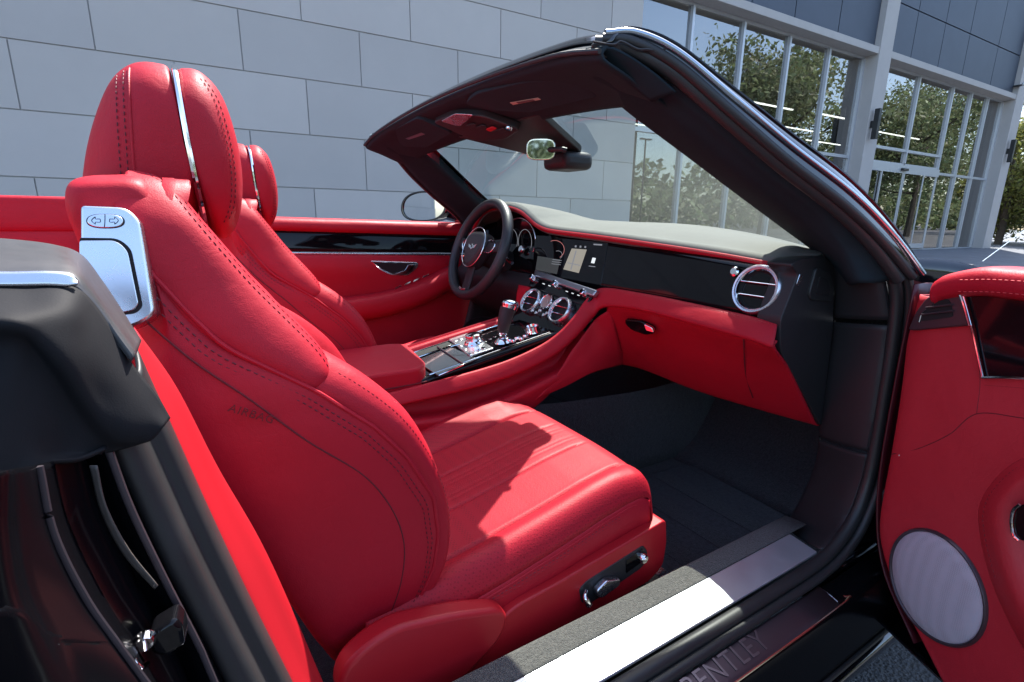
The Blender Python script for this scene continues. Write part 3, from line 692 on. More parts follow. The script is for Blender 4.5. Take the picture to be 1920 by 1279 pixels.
tube('seam', [gt2[3]*.93+gt2[2]*.07+A_(.004, 0, -.005), (gt2*.45+gb*.55)[3]+A_(-.006, .0, .012), (gt2*.15+gb*.85)[3]+A_(-.008, -.02, .006)], .0012, 'seam', gl, n=20, k=6)
# dash end panel with demister outlet (faces the open door)
cap = prism('end_panel', roundpoly([U(1482, 496, Y=-.69), U(1500, 487, Y=-.69), U(1545, 480, Y=-.69), U(1566, 500, Y=-.69), U(1562, 620, Y=-.69), U(1540, 800, Y=-.69), U(1526, 774, Y=-.69), U(1494, 714, Y=-.69), U(1466, 664, Y=-.69), U(1463, 640, Y=-.69), U(1464, 600, Y=-.69), U(1497, 514, Y=-.69)], .01), (0, -1, 0), .05, 'black', dash, bev=.006, seg=3)
dm = roundpoly([U(1528, 500, Y=-.691), U(1553, 512, Y=-.691), U(1562, 545, Y=-.691), U(1557, 566, Y=-.691), U(1517, 562, Y=-.691), U(1514, 550, Y=-.691)], .01)
dc = dm.mean(0)
dv = prism('demister_outlet', dm, (0, -1, 0), .01, 'rubber', dash, bev=.002, up=.004)
prism('outlet_opening', dc+(dm-dc)*.55, (0, -1, 0), .004, 'dark', dv, bev=0, up=.0055)
# steering-column side: dark lower dash and red knee panel on the driver's side
loft('knee_bolster', [[A_(.93, y, .822) for y in (.12, .25, .4, .55, .70)], [A_(.90, y, .77) for y in (.12, .25, .4, .55, .70)], [A_(.97, y, .66) for y in (.13, .25, .4, .55, .70)], [A_(1.1, y, .58) for y in (.14, .25, .4, .55, .70)]], 'black', dash, nr=16, nc=20, thick=.004)
loft('knee_panel', [[A_(.885, y, .79) for y in (.12, .155, .19)], [A_(.87, y, .75) for y in (.12, .15, .18)], [A_(.86, y, .70) for y in (.11, .135, .16)], [A_(.88, y, .60) for y in (.10, .13, .15)], [A_(.95, y, .50) for y in (.10, .13, .15)]], 'red', dash, nr=16, nc=10, thick=.004)

# ---- centre console ----------------------------------------------------------------------------
def cz(x): return .630+.19*(x-.46)
CN = np.array([-.19, 0, 1.0])/math.hypot(1, .19)
def cp(px, py, d=0): return UP(px, py, A_(.46, 0, .63)+CN*d, CN)
def crow(yt, dz): return [A_(x, yt, cz(x)+dz) for x in (.10, .30, .46, .62, .80, .95)]
con = loft('centre_console', [crow(.09, -.004), crow(.05, -.004), crow(0, -.004), crow(-.07, -.004), crow(-.112, -.004)], 'piano', car, nr=8, nc=20, thick=.02, off=1)
# side wall with map pocket: rim is the leather roll; pocket floor recessed, lip below
r3 = rb[:9]+A_(.0, .012, -.002); n9 = len(r3)
rec = r3+A_(0, .035, -.01)
lip = np.array([U(*p_, Y=-.165) for p_ in ((705, 797), (765, 794), (835, 785), (905, 768), (965, 745), (1030, 712), (1065, 690), (1088, 655), (1100, 625))])
recl = lip+A_(0, .055, .004)
low = lip.copy(); low[:, 2] = np.maximum(.24, low[:, 2]-.09); low[:, 1] = -.150
flo = low.copy(); flo[:, 2] = .21; flo[:, 1] = -.145
for i_, d_ in ((4, .085), (5, .055), (6, .032), (7, .022), (8, .015)):
    low[i_, 2] = lip[i_, 2]-d_; flo[i_] = low[i_]+A_(.01, .03, -.012)
sw = loft('side_wall', [rb[:9]+A_(0, .004, .002), r3, rec, recl, lip+A_(0, .012, .004), lip, lip+A_(0, -.002, -.014), low, flo], 'red', con, nr=40, nc=50, thick=.003)
stitch('stitching', [cr(lip+A_(0, -.003, -.010), 250)], 'stitch', con, nrm=(0, -1, .1), seg=.0035, gap=.003, r=.0006)
# forward part of the tunnel wall under the glovebox
loft('tunnel_wall', [[U(1070, 660, Y=-.160), U(1098, 622, Y=-.168), U(1118, 597, Y=-.180), U(1145, 580, X=.915)], [U(1045, 700, Y=-.164), U(1085, 665, Y=-.170), U(1120, 635, Y=-.182), U(1155, 620, X=.945)], [U(1015, 738, Y=-.164), U(1062, 708, Y=-.170), U(1112, 676, Y=-.182), U(1165, 660, X=.99)], [U(1000, 750, Y=-.160), U(1060, 724, Y=-.166), U(1112, 698, Y=-.178), U(1170, 682, X=1.03)]], 'red', con, nr=20, nc=20, thick=.004)
loft('tunnel_carpet', [[A_(x, -.146, z) for x, z in ((.3, .50), (.6, .52), (.8, .50), (.95, .49), (1.2, .48), (1.5, .5))], [A_(x, -.16, .215) for x in (.3, .6, .8, .95, 1.2, 1.5)]], 'carpet', con, nr=6, nc=20, thick=.004)
# driver's side roll and wall
rl = np.array([A_(x, .108, cz(x)+.004) for x in (.2, .46, .62, .78)])
loft('side_wall', [rl+A_(0, -.012, -.006), rl+A_(0, -.004, .006), rl+A_(0, .012, .002), rl+A_(0, .022, -.03), rl+A_(0, .03, -.4)], 'red', con, nr=20, nc=20, thick=.003)
for y in (-.106, .088): sweep('chrome_edge', [A_(x, y, cz(x)+.001) for x in (.44, .6, .80)], circ(.003, 8, .0025), 'chrome', con, n=10)
# cup-holder bay / tray
prism('tray_lid', [cp(778, 676, .002), cp(845, 650, .002), cp(895, 672, .002), cp(820, 703, .002)], CN, .004, mat('smoked_lid', (.03, .033, .038), .12, coat=1), con, bev=.001)
prism('tray_bay', [cp(775, 662, .0015), cp(838, 640, .0015), cp(852, 647, .0015), cp(782, 671, .0015)], CN, .003, 'dark', con, bev=0)
for a, b in (((820, 650), (868, 682)), ((778, 672), (845, 648)), ((822, 704), (868, 684)), ((845, 650), (862, 645))): sweep('tray_rail', [cp(*a, .004), cp((a[0]+b[0])/2, (a[1]+b[1])/2, .004), cp(*b, .004)], circ(.0022, 8), 'bronze' if a == (820, 650) else 'chrome', con, n=4, up=CN)
# rotary control plate, mode dial, buttons
pl = prism('control_plate', roundpoly([cp(840, 635, .004), cp(877, 624, .004), cp(926, 652, .004), cp(880, 667, .004)], .006), CN, .006, 'satin', con, bev=.0015)
lathe('rotary_dial', [(0, .026), (.017, .026), (.021, .024), (.0225, .018), (.022, .008), (.027, .004), (.029, 0)], cp(889, 642, .004), CN, 'chrome', pl, n=36)
for px, py in ((852, 637), (862, 634), (872, 630), (905, 652), (897, 656), (888, 660), (879, 663), (862, 647), (870, 653)):
    prism('button', [cp(px-4, py, .0055), cp(px+1, py-2.4, .0055), cp(px+6, py+.2, .0055), cp(px+1, py+2.6, .0055)], CN, .003, 'chrome' if px % 2 else 'satin', pl, bev=.0006)
for k in range(10):
    px, py = 900+(k % 5)*9, 622-(k % 5)*4.5+(k//5)*22
    prism('button', [cp(px-3, py, .003), cp(px+1, py-1.6, .003), cp(px+4, py, .003), cp(px, py+1.6, .003)], CN, .003, 'chrome', con, bev=.0005)
lathe('mode_dial', [(.014, .010), (.016, .018), (.019, .018), (.020, .006), (.022, 0)], cp(999, 622, .0), CN, 'chrome', con, n=30)
lathe('mode_dial_face', [(0, .010), (.0145, .010)], cp(999, 622, 0), CN, 'piano', con, n=24)
for t in np.linspace(0, 1, 5): lathe('start_switch', [(0, .008), (.006, .008), (.008, .004), (.008, 0)], cp(955+t*30, 640-t*8+(3 if int(t*4) % 2 else 0), .001), CN, 'chrome', con, n=14)
# gear selector
gb0 = cp(944, 640, 0); gt0 = U(958, 562, Y=gb0[1]+.004)
gx = gt0-gb0
sel = sweep('gear_selector', [gb0, gb0+gx*.25+A_(-.006, 0, 0), gb0+gx*.6+A_(-.006, 0, 0), gb0+gx*.85, gt0], circ(.016, 16, .019, .8), 'chrome', con, n=24, up=(1, 0, 0), scale=list(I(np.linspace(0, 1, 24), [0, .1, .3, .6, .8, .93, 1], [.45, .5, .8, 1.0, 1.25, 1.1, .55])))
sweep('selector_grip', [gb0+gx*.22+A_(-.008, -.002, 0), gb0+gx*.5+A_(-.010, -.002, 0), gb0+gx*.80+A_(-.006, -.002, 0)], circ(.015, 14, .018, .8), 'black', con, n=14, up=(1, 0, 0), scale=list(I(np.linspace(0, 1, 14), [0, .4, 1], [.75, 1.02, 1.2])))
lathe('selector_collar', [(0, .012), (.012, .012), (.02, .006), (.026, 0)], gb0, CN, 'chrome', con, n=24)
# armrest
ar = np.array([U(600, 650, Z=.655), U(712, 641, Z=.655), U(748, 650, Z=.655), U(776, 680, Z=.655), U(780, 690, Z=.655), U(700, 722, Z=.655), U(560, 720, Z=.655)])
arm = prism('armrest', roundpoly([A_(.10, .115, .66), A_(.42, .115, .662), A_(.455, .09, .662), A_(.44, -.09, .655), A_(.41, -.12, .652), A_(.10, -.12, .652)], [.01, .03, .02, .02, .03, .01]), (0, 0, 1), .065, 'red', con, bev=.014, seg=4)
sweep('armrest_seam', [A_(.10, -.1195, .612), A_(.40, -.1195, .614), A_(.437, -.09, .615)], circ(.0015, 6), 'seam', con, n=16)
# ------------------------------------------------------------------ seats
YC = -.37
ZK = [.36, .43, .50, .556, .62, .69, .74, .80, .86, .90, .942, .97, 1.0, 1.025, 1.045, 1.055]
TW = [.215, .238, .247, .251, .253, .253, .251, .244, .230, .217, .207, .203, .196, .184, .155, .10]
TR = [.082, .056, .032, .012, -.012, -.038, -.056, -.076, -.092, -.100, -.108, -.110, -.108, -.104, -.096, -.082]
TS = [.150, .205, .236, .243, .236, .200, .160, .092, .005, -.025, -.052, -.068, -.082, -.092, -.096, -.09]
TFU = [.11, .11, .11, .11, .11, .11, .12, .128, .094, .060, .030, .012, -.008, -.022, -.034, -.05]     # shoulder crest
TFL = [.190, .225, .250, .258, .252, .228, .202, .155, .10, .06, .02, 0, 0, 0, 0, 0]                    # side bolster crest
TC = [.150, .175, .190, .190, .180, .158, .138, .105, .062, .030, .004, -.012, -.028, -.040, -.055, -.07]
iz = lambda z, T: I(z, ZK, T)
def smooth_path(f, zs): return cr([f(z) for z in zs], 160)
def shell_half(z):
    w, xr, xs, xc = (iz(z, T) for T in (TW, TR, TS, TC))
    k = I(z, [.82, 1.0], [0, 1]); xs = max(xs, xr+.09*k+(xs-xr)*(1-k)) if k > 0 else xs
    return [(0, xr), (.5*w, xr+.002+.012*k), (.84*w, xr+.008+.034*k), (.97*w, xr+.026+.049*k), (1.0*w*(1-.02*k), .5*xr+.5*xs+.006+.012*k), (.998*w*(1-.05*k), xs-.014), (.97*w*(1-.07*k), xs-.001), (.84*w, xs-.03), (.6*w, min(xc-.03, xs-.03)), (0, min(xc-.045, xs-.03))]
def make_seat(near):
    rows = []
    for z in np.linspace(.36, 1.036, 24):
        h = shell_half(z); rows.append([A_(x, YC-y, z) for y, x in h]+[A_(x, YC+y, z) for y, x in h[-2:0:-1]])
    c0 = np.mean(rows[-1], 0); rows.append([c0+(p_-c0)*.8+A_(0, 0, .006) for p_ in rows[-1]]); rows.append([c0+(p_-c0)*.3+A_(0, 0, .009) for p_ in rows[-2]])
    shell = loft('seat', rows, 'red', car, nr=70, nc=96, closed=True, ang=60)
    shell['label'] = 'red leather passenger seat nearest the camera' if near else 'red leather driver seat behind the steering wheel'
    for sd in (-1, 1):
        # shoulder bolster
        rows = []
        zs = [1.047, 1.043, 1.03, 1.0, .96, .92, .88, .845, .818, .803, .795, .792]
        tk = [.040, .012, .002, 0, 0, 0, 0, 0, .004, .018, .04, .06]
        for z, t in zip(zs, tk):
            w, xs, xf, xc = (iz(z, T) for T in (TW, TS, TFU, TC)); xs = min(xs, xf-.012); w *= 1-1.2*t; xr = iz(z, TR)
            rows.append([A_(max(x-t*(1 if i not in (0, 6) else .3), xr+.03), YC+sd*y, z) for i, (y, x) in enumerate([(.93*w, xs-.03), (.992*w, xs+.001), (1.0*w, xs*.55+xf*.45+.002), (.955*w, xs*.12+xf*.88), (.84*w, xf), (.70*w, xf*.55+xc*.45), (.50*w, xc-.03)])])
        G = grid(rows, 50, 36); surf('shoulder_bolster', G, 'red', shell, thick=.003, ang=70)
        js = 19
        if True:
            P = G[4:44, js-1]+A_(.0008, sd*.0008, .0008); P2 = G[4:44, js+1]+A_(.0008, sd*.0008, .0008)
            stitch('stitching', [P, P2], 'stitch', shell, nrm=(.5, sd*.8, .4), seg=.0046, gap=.003, r=.001)
            tube('seam', G[2:46, js]+A_(-.0006, 0, -.0006), .0010, 'seam', shell, n=60, k=6)
        # side bolster
        rows = []
        zs = [.895, .87, .84, .80, .75, .70, .65, .60, .55, .50, .45, .415, .40]
        tk = [.07, .045, .024, .008, 0, 0, 0, 0, 0, 0, .002, .018, .05]
        for z, t in zip(zs, tk):
            w, xs, xf, xc = (iz(z, T) for T in (TW, TS, TFL, TC)); xf = max(xf, xs+.006); w *= 1-2.2*t; xr = iz(z, TR)
            rows.append([A_(max(x-t*(1 if i not in (0, 6) else .3), xr+.04), YC+sd*y, z) for i, (y, x) in enumerate([(.93*w, xs-.03), (.985*w, xs+.000), (.985*w, xs*.5+xf*.5+.006), (.93*w, xf+.003), (.80*w, xf+.004), (.66*w, xf*.4+xc*.6), (.50*w, xc-.03)])])
        G = grid(rows, 54, 36); surf('side_bolster', G, 'red', shell, thick=.003, ang=70)
        jb = 14; stitch('stitching', [G[12:50, jb]+A_(.001, sd*.0006, .0006)], 'stitch', shell, nrm=(.7, sd*.6, .3), seg=.004, gap=.003, r=.0008)
        # piping with double stitch along the outer seam, and the shell's own crease
        pth = np.array([A_(iz(z, TS)-.004, YC+sd*(iz(z, TW)*.990+.001), z) for z in np.linspace(.965, .42, 40)])
        tube('piping', pth, .0028, 'red', shell, n=90, k=8)
        stitch('stitching', [pth[2:]+A_(-.010, sd*.0022, -.006), pth[2:]+A_(-.0165, sd*.003, -.010)], 'stitch', shell, nrm=(-.2, sd, .1), seg=.005, gap=.0032, r=.001)
        cz_ = [.905, .85, .80, .74, .68, .62, .56, .50, .45, .42]; cx = [-.045, .0, .05, .105, .155, .190, .205, .200, .185, .17]
        tube('seam', [A_(x-.030+.012*(z < .7), YC+sd*(iz(z, TW)*1.0+.0002), z) for z, x in zip(cz_, cx)], .0011, 'seam', shell, n=70, k=6)
    # centre panel with flutes
    zs = np.linspace(1.04, .42, 90); us = np.linspace(-1, 1, 121); G = np.zeros((90, 121, 3))
    for i, z in enumerate(zs):
        w, xc = iz(z, TW)*.60, iz(z, TC)
        for j, u in enumerate(us):
            g_ = sum(math.exp(-((u-c_)/.02)**2) for c_ in (-.62, -.45, -.28, -.11, .11, .28, .45, .62)) if z < .93 else 0
            G[i, j] = (xc+.006-.02*u**4-.0035*g_, YC+u*w, z)
    surf('backrest_panel', G, 'red_perf', shell, thick=.003)
    # headrest: front pad, rear shell, bright band between
    def sfun(t, p): return max(0.0, 1-abs(t)**p)**(1/p)
    def pill(name, prof, hw, yc, m, par, xa, za, p=3.2, nyy=36, npf=72):
        prof = cr(prof, npf, True); c = np.array([xa, za]); V = []
        ts = np.linspace(-1, 1, nyy); ts = np.sign(ts)*(1-(1-np.abs(ts))**1.8)
        for t in ts:
            sc = max(.02, sfun(t, p))
            for q in prof: V.append((c[0]+(q[0]-c[0])*(sc**.8), yc+t*hw, c[1]+(q[1]-c[1])*sc))
        link(name, fixn(mesh(name, V, capends(V, gridfaces(nyy, npf, True), nyy, npf))), m, par, ang=60)
        def on(x, z):     # outer-side surface point above profile position (x, z)
            d = np.array([x, z])-c; best = 1.0
            lo, hi = 0.0, 1.0
            from_poly = lambda sc: (c[0]+(prof[:, 0]-c[0])*(sc**.8), c[1]+(prof[:, 1]-c[1])*sc)
            def inside(sc):
                X_, Z_ = from_poly(sc); k = len(X_); ins = False
                for i in range(k):
                    j = i-1
                    if (Z_[i] > z) != (Z_[j] > z) and x < (X_[j]-X_[i])*(z-Z_[i])/(Z_[j]-Z_[i]+1e-12)+X_[i]: ins = not ins
                return ins
            for _ in range(14):
                mid = (lo+hi)/2
                if inside(mid): hi = mid
                else: lo = mid
            sc = min(.999, hi); t = (1-sc**p)**(1/p)
            return A_(x, yc-t*hw-.0006, z)
        return on
    fpad = [(-.010, 1.170), (.002, 1.181), (.020, 1.176), (.038, 1.152), (.049, 1.105), (.052, 1.055), (.046, 1.008), (.033, .978), (.018, .969), (.006, .985), (-.006, 1.04), (-.010, 1.11)]
    rsh = [(-.016, 1.173), (-.030, 1.182), (-.056, 1.177), (-.080, 1.153), (-.102, 1.106), (-.118, 1.055), (-.126, 1.005), (-.110, .975), (-.04, .975), (-.006, 1.0), (-.010, 1.06), (-.015, 1.12)]
    onf = pill('headrest', fpad, .121, YC, 'red', shell, -.004, 1.08, 2.9); onr = pill('headrest_shell', rsh, .121, YC, 'red', shell, -.012, 1.08, 2.9)
    pill('shoulder_cap', [(-.122, .985), (-.124, 1.015), (-.115, 1.036), (-.085, 1.043), (-.050, 1.040), (-.035, 1.0), (-.06, .96), (-.11, .955)], .190, YC, 'red', shell, -.08, 1.0, 6)
    band = [A_(-.0115+(.012*((1.19-z_)/.2)**2), YC+y_, z_) for y_, z_ in [(.1185*math.copysign(abs(math.cos(t))**.62, math.cos(t)), 1.079+.099*math.copysign(abs(math.sin(t))**.6, math.sin(t))) for t in np.linspace(0, 2*math.pi, 48, endpoint=False)]]
    sweep('chrome_band', band, circ(.0050, 8, .0036), 'chrome', shell, n=120, up=(1, 0, 0), closed=True)
    for x0 in (-.060, -.067):
        stitch('stitching', [[onr(x0-.012*((1.18-z)/.18), z) for z in np.linspace(1.160 if x0 > -.062 else 1.155, 1.02, 36)]], 'stitch', shell, nrm=(-.2, -1, .2), seg=.0045, gap=.003, r=.0009)
    tube('seam', [onr(-.0545-.012*((1.18-z)/.18), z) for z in np.linspace(1.163, 1.02, 24)], .0013, 'red', shell, n=40, k=6)
    fs = [(.018, 1.160), (.029, 1.138), (.036, 1.10), (.039, 1.06), (.035, 1.018), (.025, .992)]
    for k_ in (0, 1):
        stitch('stitching', [np.array([onf(x-k_*.0045, z) for x, z in cr(fs, 40)])], 'stitch', shell, nrm=(.4, -1, 0), seg=.004, gap=.003, r=.0009)
    # ---- cushion
    xs_ = np.linspace(.13, .70, 90); hw = .262
    def ctop(x): return I(x, [.13, .25, .35, .45, .55, .62, .655, .675, .688, .694, .70], [.445, .458, .476, .498, .522, .534, .536, .532, .518, .49, .44])
    us = np.linspace(-1, 1, 141); G = np.zeros((len(xs_), len(us), 3))
    for i, x in enumerate(xs_):
        for j, u in enumerate(us):
            a = abs(u); z = ctop(x)
            xx = x-.035*max(0, a-.2)**2*I(x, [.5, .70], [0, 1])
            b = (.014*math.exp(-((u+.86)/.09)**2) if u < 0 else .032*math.exp(-((u-.76)/.16)**2)*I(x, [.3, .45, .60, .68], [.7, 1, .8, 0]))*I(x, [.13, .3, .60, .69], [.3, 1, .9, .15])
            edge = max(0, (a-.90)/.10); z += b-.034*edge**2.4
            z -= .0085*math.exp(-((u-(.50 if u > 0 else -.74))/.016)**2)*I(x, [.13, .2, .64, .68], [0, 1, .8, 0])
            z -= sum(d_*math.exp(-((u-c_)/.011)**2) for c_, d_ in ((-.30, .0036), (-.20, .0010), (-.15, .0010), (-.02, .0010), (.03, .0010), (.13, .0036)))*I(x, [.15, .2, .62, .67], [0, 1, 1, 0])
            G[i, j] = (xx, YC+u*hw, z)
    cu = surf('cushion', G, 'red_perf', shell, thick=.003, ang=60)
    for sd in (-1, 1):
        e = G[:, 0 if sd < 0 else -1]; e = e[10:]
        sid = [e, e+A_(0, sd*.004, -.02), e+A_(0, sd*.002, -.05), e+A_(-.01, -sd*.012, -.10)]
        loft('cushion_side', [r[::4] for r in sid], 'red', shell, nr=14, nc=60, thick=.003)
        j1 = 8 if sd < 0 else 132; j2 = 5 if sd < 0 else 135
        stitch('stitching', [G[14:80, j1]+A_(0, 0, .0006)], 'stitch', shell, nrm=(0, sd*.4, 1), seg=.0042, gap=.003, r=.0009)
        stitch('stitching', [(e+A_(0, sd*.0045, -.013))[4:64], (e+A_(0, sd*.0048, -.019))[4:64]], 'stitch', shell, nrm=(0, sd, .2), seg=.0048, gap=.003, r=.001)
        tube('piping', (e+A_(0, sd*.0025, -.008))[2:74:4], .0022, 'red', shell, n=60, k=8)
    loft('cushion_skirt', [[A_(.705-.05*(abs(u)**3)*.6, YC+u*hw*.97, z_) for u in np.linspace(-1, 1, 9)] for z_ in (.46, .42, .36, .30)], 'red', shell, nr=8, nc=30, thick=.004)
    box('seat_frame', .20, .66, YC-.20, YC+.20, .25, .40, 'black', shell, bev=.01)
    for y in (-.19, .17): box('seat_rail', .12, .80, YC+y, YC+y+.022, .222, .25, 'satin', shell, bev=.003)
    return shell
seat2 = make_seat(False); seat2.location = (.14, .74, 0)
seat1 = make_seat(True)
# outer side fittings of the passenger seat ------------------------------------------------------
YS = -.652
bs = [(.690, .452), (.60, .438), (.50, .425), (.44, .416), (.36, .408), (.330, .398), (.318, .372), (.24, .315), (.26, .300), (.48, .308), (.66, .328), (.694, .350), (.698, .40)]
prism('seat_base_cover', roundpoly([A_(x, YS, z) for x, z in bs], .012), (0, -1, 0), .05, 'red_hard', seat1, bev=.010, seg=4)
rc = [(.085, .440), (.12, .462), (.16, .470), (.24, .452), (.315, .428), (.333, .412), (.330, .388), (.315, .366), (.25, .325), (.19, .325), (.10, .36), (.075, .40)]
rcv = prism('recliner_cover', roundpoly([A_(x, YS-.012, z) for x, z in rc], .02), (0, -1, 0), .036, 'red_hard', seat1, bev=.008, seg=4)
sw_ = [U(1085, 1105, Y=YS), U(1098, 1090, Y=YS), U(1205, 1022, Y=YS), U(1213, 1032, Y=YS), U(1212, 1052, Y=YS), U(1200, 1066, Y=YS), U(1105, 1132, Y=YS), U(1090, 1130, Y=YS)]
sp_ = prism('switch_panel', roundpoly(sw_, .006), (0, -1, 0), .004, 'black', seat1, bev=.0015, up=.0015)
prism('switch_plate', roundpoly([U(1172, 1048, Y=YS), U(1203, 1027, Y=YS), U(1208, 1048, Y=YS), U(1172, 1074, Y=YS)], .003), (0, -1, 0), .003, 'piano', seat1, bev=.001, up=.003)
lathe('lumbar_knob', [(0, .014), (.004, .014), (.0045, .011), (.0075, .012), (.009, .010), (.009, 0)], U(1201, 1043, Y=YS), (0, -1, 0), 'chrome', seat1, n=24)
kb = prism('seat_switch', roundpoly([U(1120, 1108, Y=YS-.014), U(1138, 1090, Y=YS-.014), U(1164, 1086, Y=YS-.014), U(1163, 1098, Y=YS-.014), U(1130, 1122, Y=YS-.014), U(1121, 1120, Y=YS-.014)], .005), (0, -1, 0), .012, 'satin', seat1, bev=.002, up=0)
k2 = sweep('recline_switch', [U(1098, 1108, Y=YS-.004), U(1097, 1120, Y=YS-.012), U(1104, 1134, Y=YS-.016)], circ(.0042, 10), 'chrome', seat1, n=12, up=(0, 1, 0), scale=list(I(np.linspace(0, 1, 12), [0, .4, .7, 1], [.9, .8, 1.3, 1.6])))
# rail end and wiring under the cushion front
box('rail_end', .70, .80, -.632, -.606, .25, .275, 'satin', seat1, bev=.003); box('rail_end', .69, .77, -.60, -.585, .245, .275, 'satin', seat1, bev=.003)
box('rail_cover', .16, .72, -.668, -.60, .215, .30, 'rubber', seat1, bev=.008)
textmesh('airbag_mark', 'AIRBAG', .0125, U(472, 777, Y=-.6245), A_(.9, -.0, -.50), A_(.45, 0, .9), mat('embossed_mark', (.13, .004, .009), .6), seat1, ext=.0008, kern=1.15)
# entry handle: satin frame, recess and paddle, rocker with two arrows
YH = -.594
HN = A_(-.12, -.95, .26)/np.linalg.norm(A_(-.12, -.95, .26))
def hq(px, py): return UP(px, py, A_(-.08, YH, .95), HN)
fr_ = roundpoly([hq(150, 384), hq(236, 388), hq(262, 412), hq(291, 590), hq(262, 608), hq(210, 625), hq(150, 625)], [.004, .012, .014, .012, .008, .01, .004])
hf = prism('entry_handle', fr_, HN, .03, 'satin', seat1, bev=.003, seg=3)
prism('handle_recess', roundpoly([hq(150, 446), hq(222, 447), hq(246, 466), hq(268, 575), hq(255, 588), hq(150, 600)], [.002, .01, .012, .008, .006, .002]), HN, .002, 'dark', seat1, bev=0, up=.0006)
prism('handle_paddle', roundpoly([hq(150, 452), hq(218, 451), hq(240, 470), hq(261, 572), hq(250, 583), hq(150, 600)], [.002, .01, .012, .008, .006, .002]), HN, .002, 'satin', seat1, bev=.0008, up=.0022)
def hpt(px, py, d=0): return hq(px, py)+HN*d
oval = [hpt(198+36*math.copysign(abs(math.cos(t))**.75, math.cos(t)), 415+13.5*math.copysign(abs(math.sin(t))**.85, math.sin(t))+.02*math.cos(t)*30) for t in np.linspace(0, 2*math.pi, 40, endpoint=False)]
prism('rocker_gap', oval, HN, .002, 'dark', seat1, bev=0, up=.0006)
oc_ = np.mean(oval, 0); rk = prism('rocker', [oc_+(o-oc_)*.93 for o in oval], HN, .002, 'satin', seat1, bev=.0006, up=.0018)
tube('rocker_split', [hpt(198, 403, .0021), hpt(198, 415, .0021), hpt(197, 427, .0021)], .0003, 'dark', seat1, n=4, k=5)
for sgn, cx in ((-1, 181), (1, 215)):
    a = [(-8, -3), (1, -3), (1, -7), (8, 0), (1, 7), (1, 3), (-8, 3), (-8, -3)]
    tube('arrow', [hpt(cx+sgn*x, 414.5+y, .0021) for x, y in a], .00028, 'dark', seat1, n=29, k=5)

# ------------------------------------------------------------------ steering wheel
WC = A_(.830, .371, .897); WN = A_(-.93, 0, .366)/math.hypot(.93, .366); wsd, wup, _ = basis(WN)
def wp(a, r, d=0): return WC+wsd*r*math.cos(a)+wup*r*math.sin(a)+WN*d
stw = sweep('steering_wheel', [wp(a, .168) for a in np.linspace(0, 2*math.pi, 60, endpoint=False)], circ(.0170, 14, .0185), 'blackleather', car, n=96, up=tuple(WN), closed=True)
hub = [wp(t, .066*(1+.12*math.cos(3*(t+math.pi/2))), .028) for t in np.linspace(0, 2*math.pi, 40, endpoint=False)]
prism('hub', hub, WN, .05, 'blackleather', stw, bev=.014, seg=4)
ringme('hub_ring', WC+WN*.022, WN, .0715, .0022, 'chrome', stw)
for a0, wd in ((math.pi*1.0-.12, .020), (.12, .020), (-math.pi/2-.0, .024)):
    P = [wp(a0, .045, .006), wp(a0, .10, .0), wp(a0, .160, -.002)]
    sweep('spoke', P, circ(wd, 12, .008, .7), 'black', stw, n=10, up=tuple(WN))
    if wd < .022: sweep('spoke_trim', [wp(a0+.28, .070, .012), wp(a0+.22, .10, .009), wp(a0+.02, .118, .008), wp(a0-.2, .10, .009), wp(a0-.28, .070, .012)], circ(.0022, 8), 'chrome', stw, n=20, up=tuple(WN))
sweep('spoke_trim', [wp(-math.pi/2-.16, .150, .012), wp(-math.pi/2, .152, .014), wp(-math.pi/2+.16, .150, .012)], circ(.004, 8, .002), 'chrome', stw, n=8, up=tuple(WN))
for sgn in (-1, 1):
    a0 = math.pi/2-sgn*1.0
    sweep('shift_paddle', [wp(a0-.3*sgn, .115, -.035), wp(a0-.45*sgn, .135, -.035), wp(a0-.85*sgn, .135, -.035)], circ(.010, 8, .002), 'chrome', stw, n=8, up=tuple(WN))
# winged badge on the hub
V = []
wing = [(-.030, .010), (-.016, .004), (-.007, .004), (0, .010), (.007, .004), (.016, .004), (.030, .010), (.020, -.005), (.008, -.006), (0, -.012), (-.008, -.006), (-.020, -.005)]
bdg = prism('winged_badge', [WC+wsd*x+wup*y+WN*.0295 for x, y in wing], WN, .002, 'chrome', stw, bev=.0005)
textmesh('badge_letter', 'B', .012, WC+WN*.031, wsd, wup, 'piano', stw, ext=.0004)
sweep('column_shroud', [WC-WN*.02, WC-WN*.07+A_(0, 0, -.004), A_(.98, .371, .83)], circ(.045, 16, .05), 'black', stw, n=12, up=(0, 1, 0))
sweep('stalk', [WC-WN*.05, WC-WN*.05-wsd*.0+A_(0, -.09, .0), WC-WN*.05+A_(0, -.15, -.02)], circ(.006, 8), 'chrome', stw, n=8)

# ------------------------------------------------------------------ driver's door (closed, far side)
def dr(y, z, y2=None, xs=(-.30, 0, .3, .6, .85, 1.02), dz=0): return [A_(x, y+.03*max(0, x-.6), z+dz*(x)) for x in xs]
dd = loft('door', [dr(.86, .985, dz=-.02), dr(.83, 1.000, dz=-.02), dr(.775, .997, dz=-.02), dr(.757, .985, dz=-.025), dr(.755, .968, dz=-.03), dr(.77, .955, dz=-.03)], 'red', car, nr=20, nc=30, thick=.004, label='closed driver side door with red padding and black veneer')
loft('veneer_strip', [dr(.766, .958, dz=-.03), dr(.757, .92, dz=-.03), dr(.752, .885, dz=-.03)], 'piano', dd, nr=6, nc=20, thick=.004)
sweep('chrome_line', dr(.751, .881, dz=-.032), circ(.003, 8, .004), 'satin', dd, n=30)
def d2(y, z): return [A_(x, y+b, z-.03*x) for x, b in ((-.30, 0), (0, 0), (.3, .0), (.6, .0), (.8, .01), (1.0, .03))]
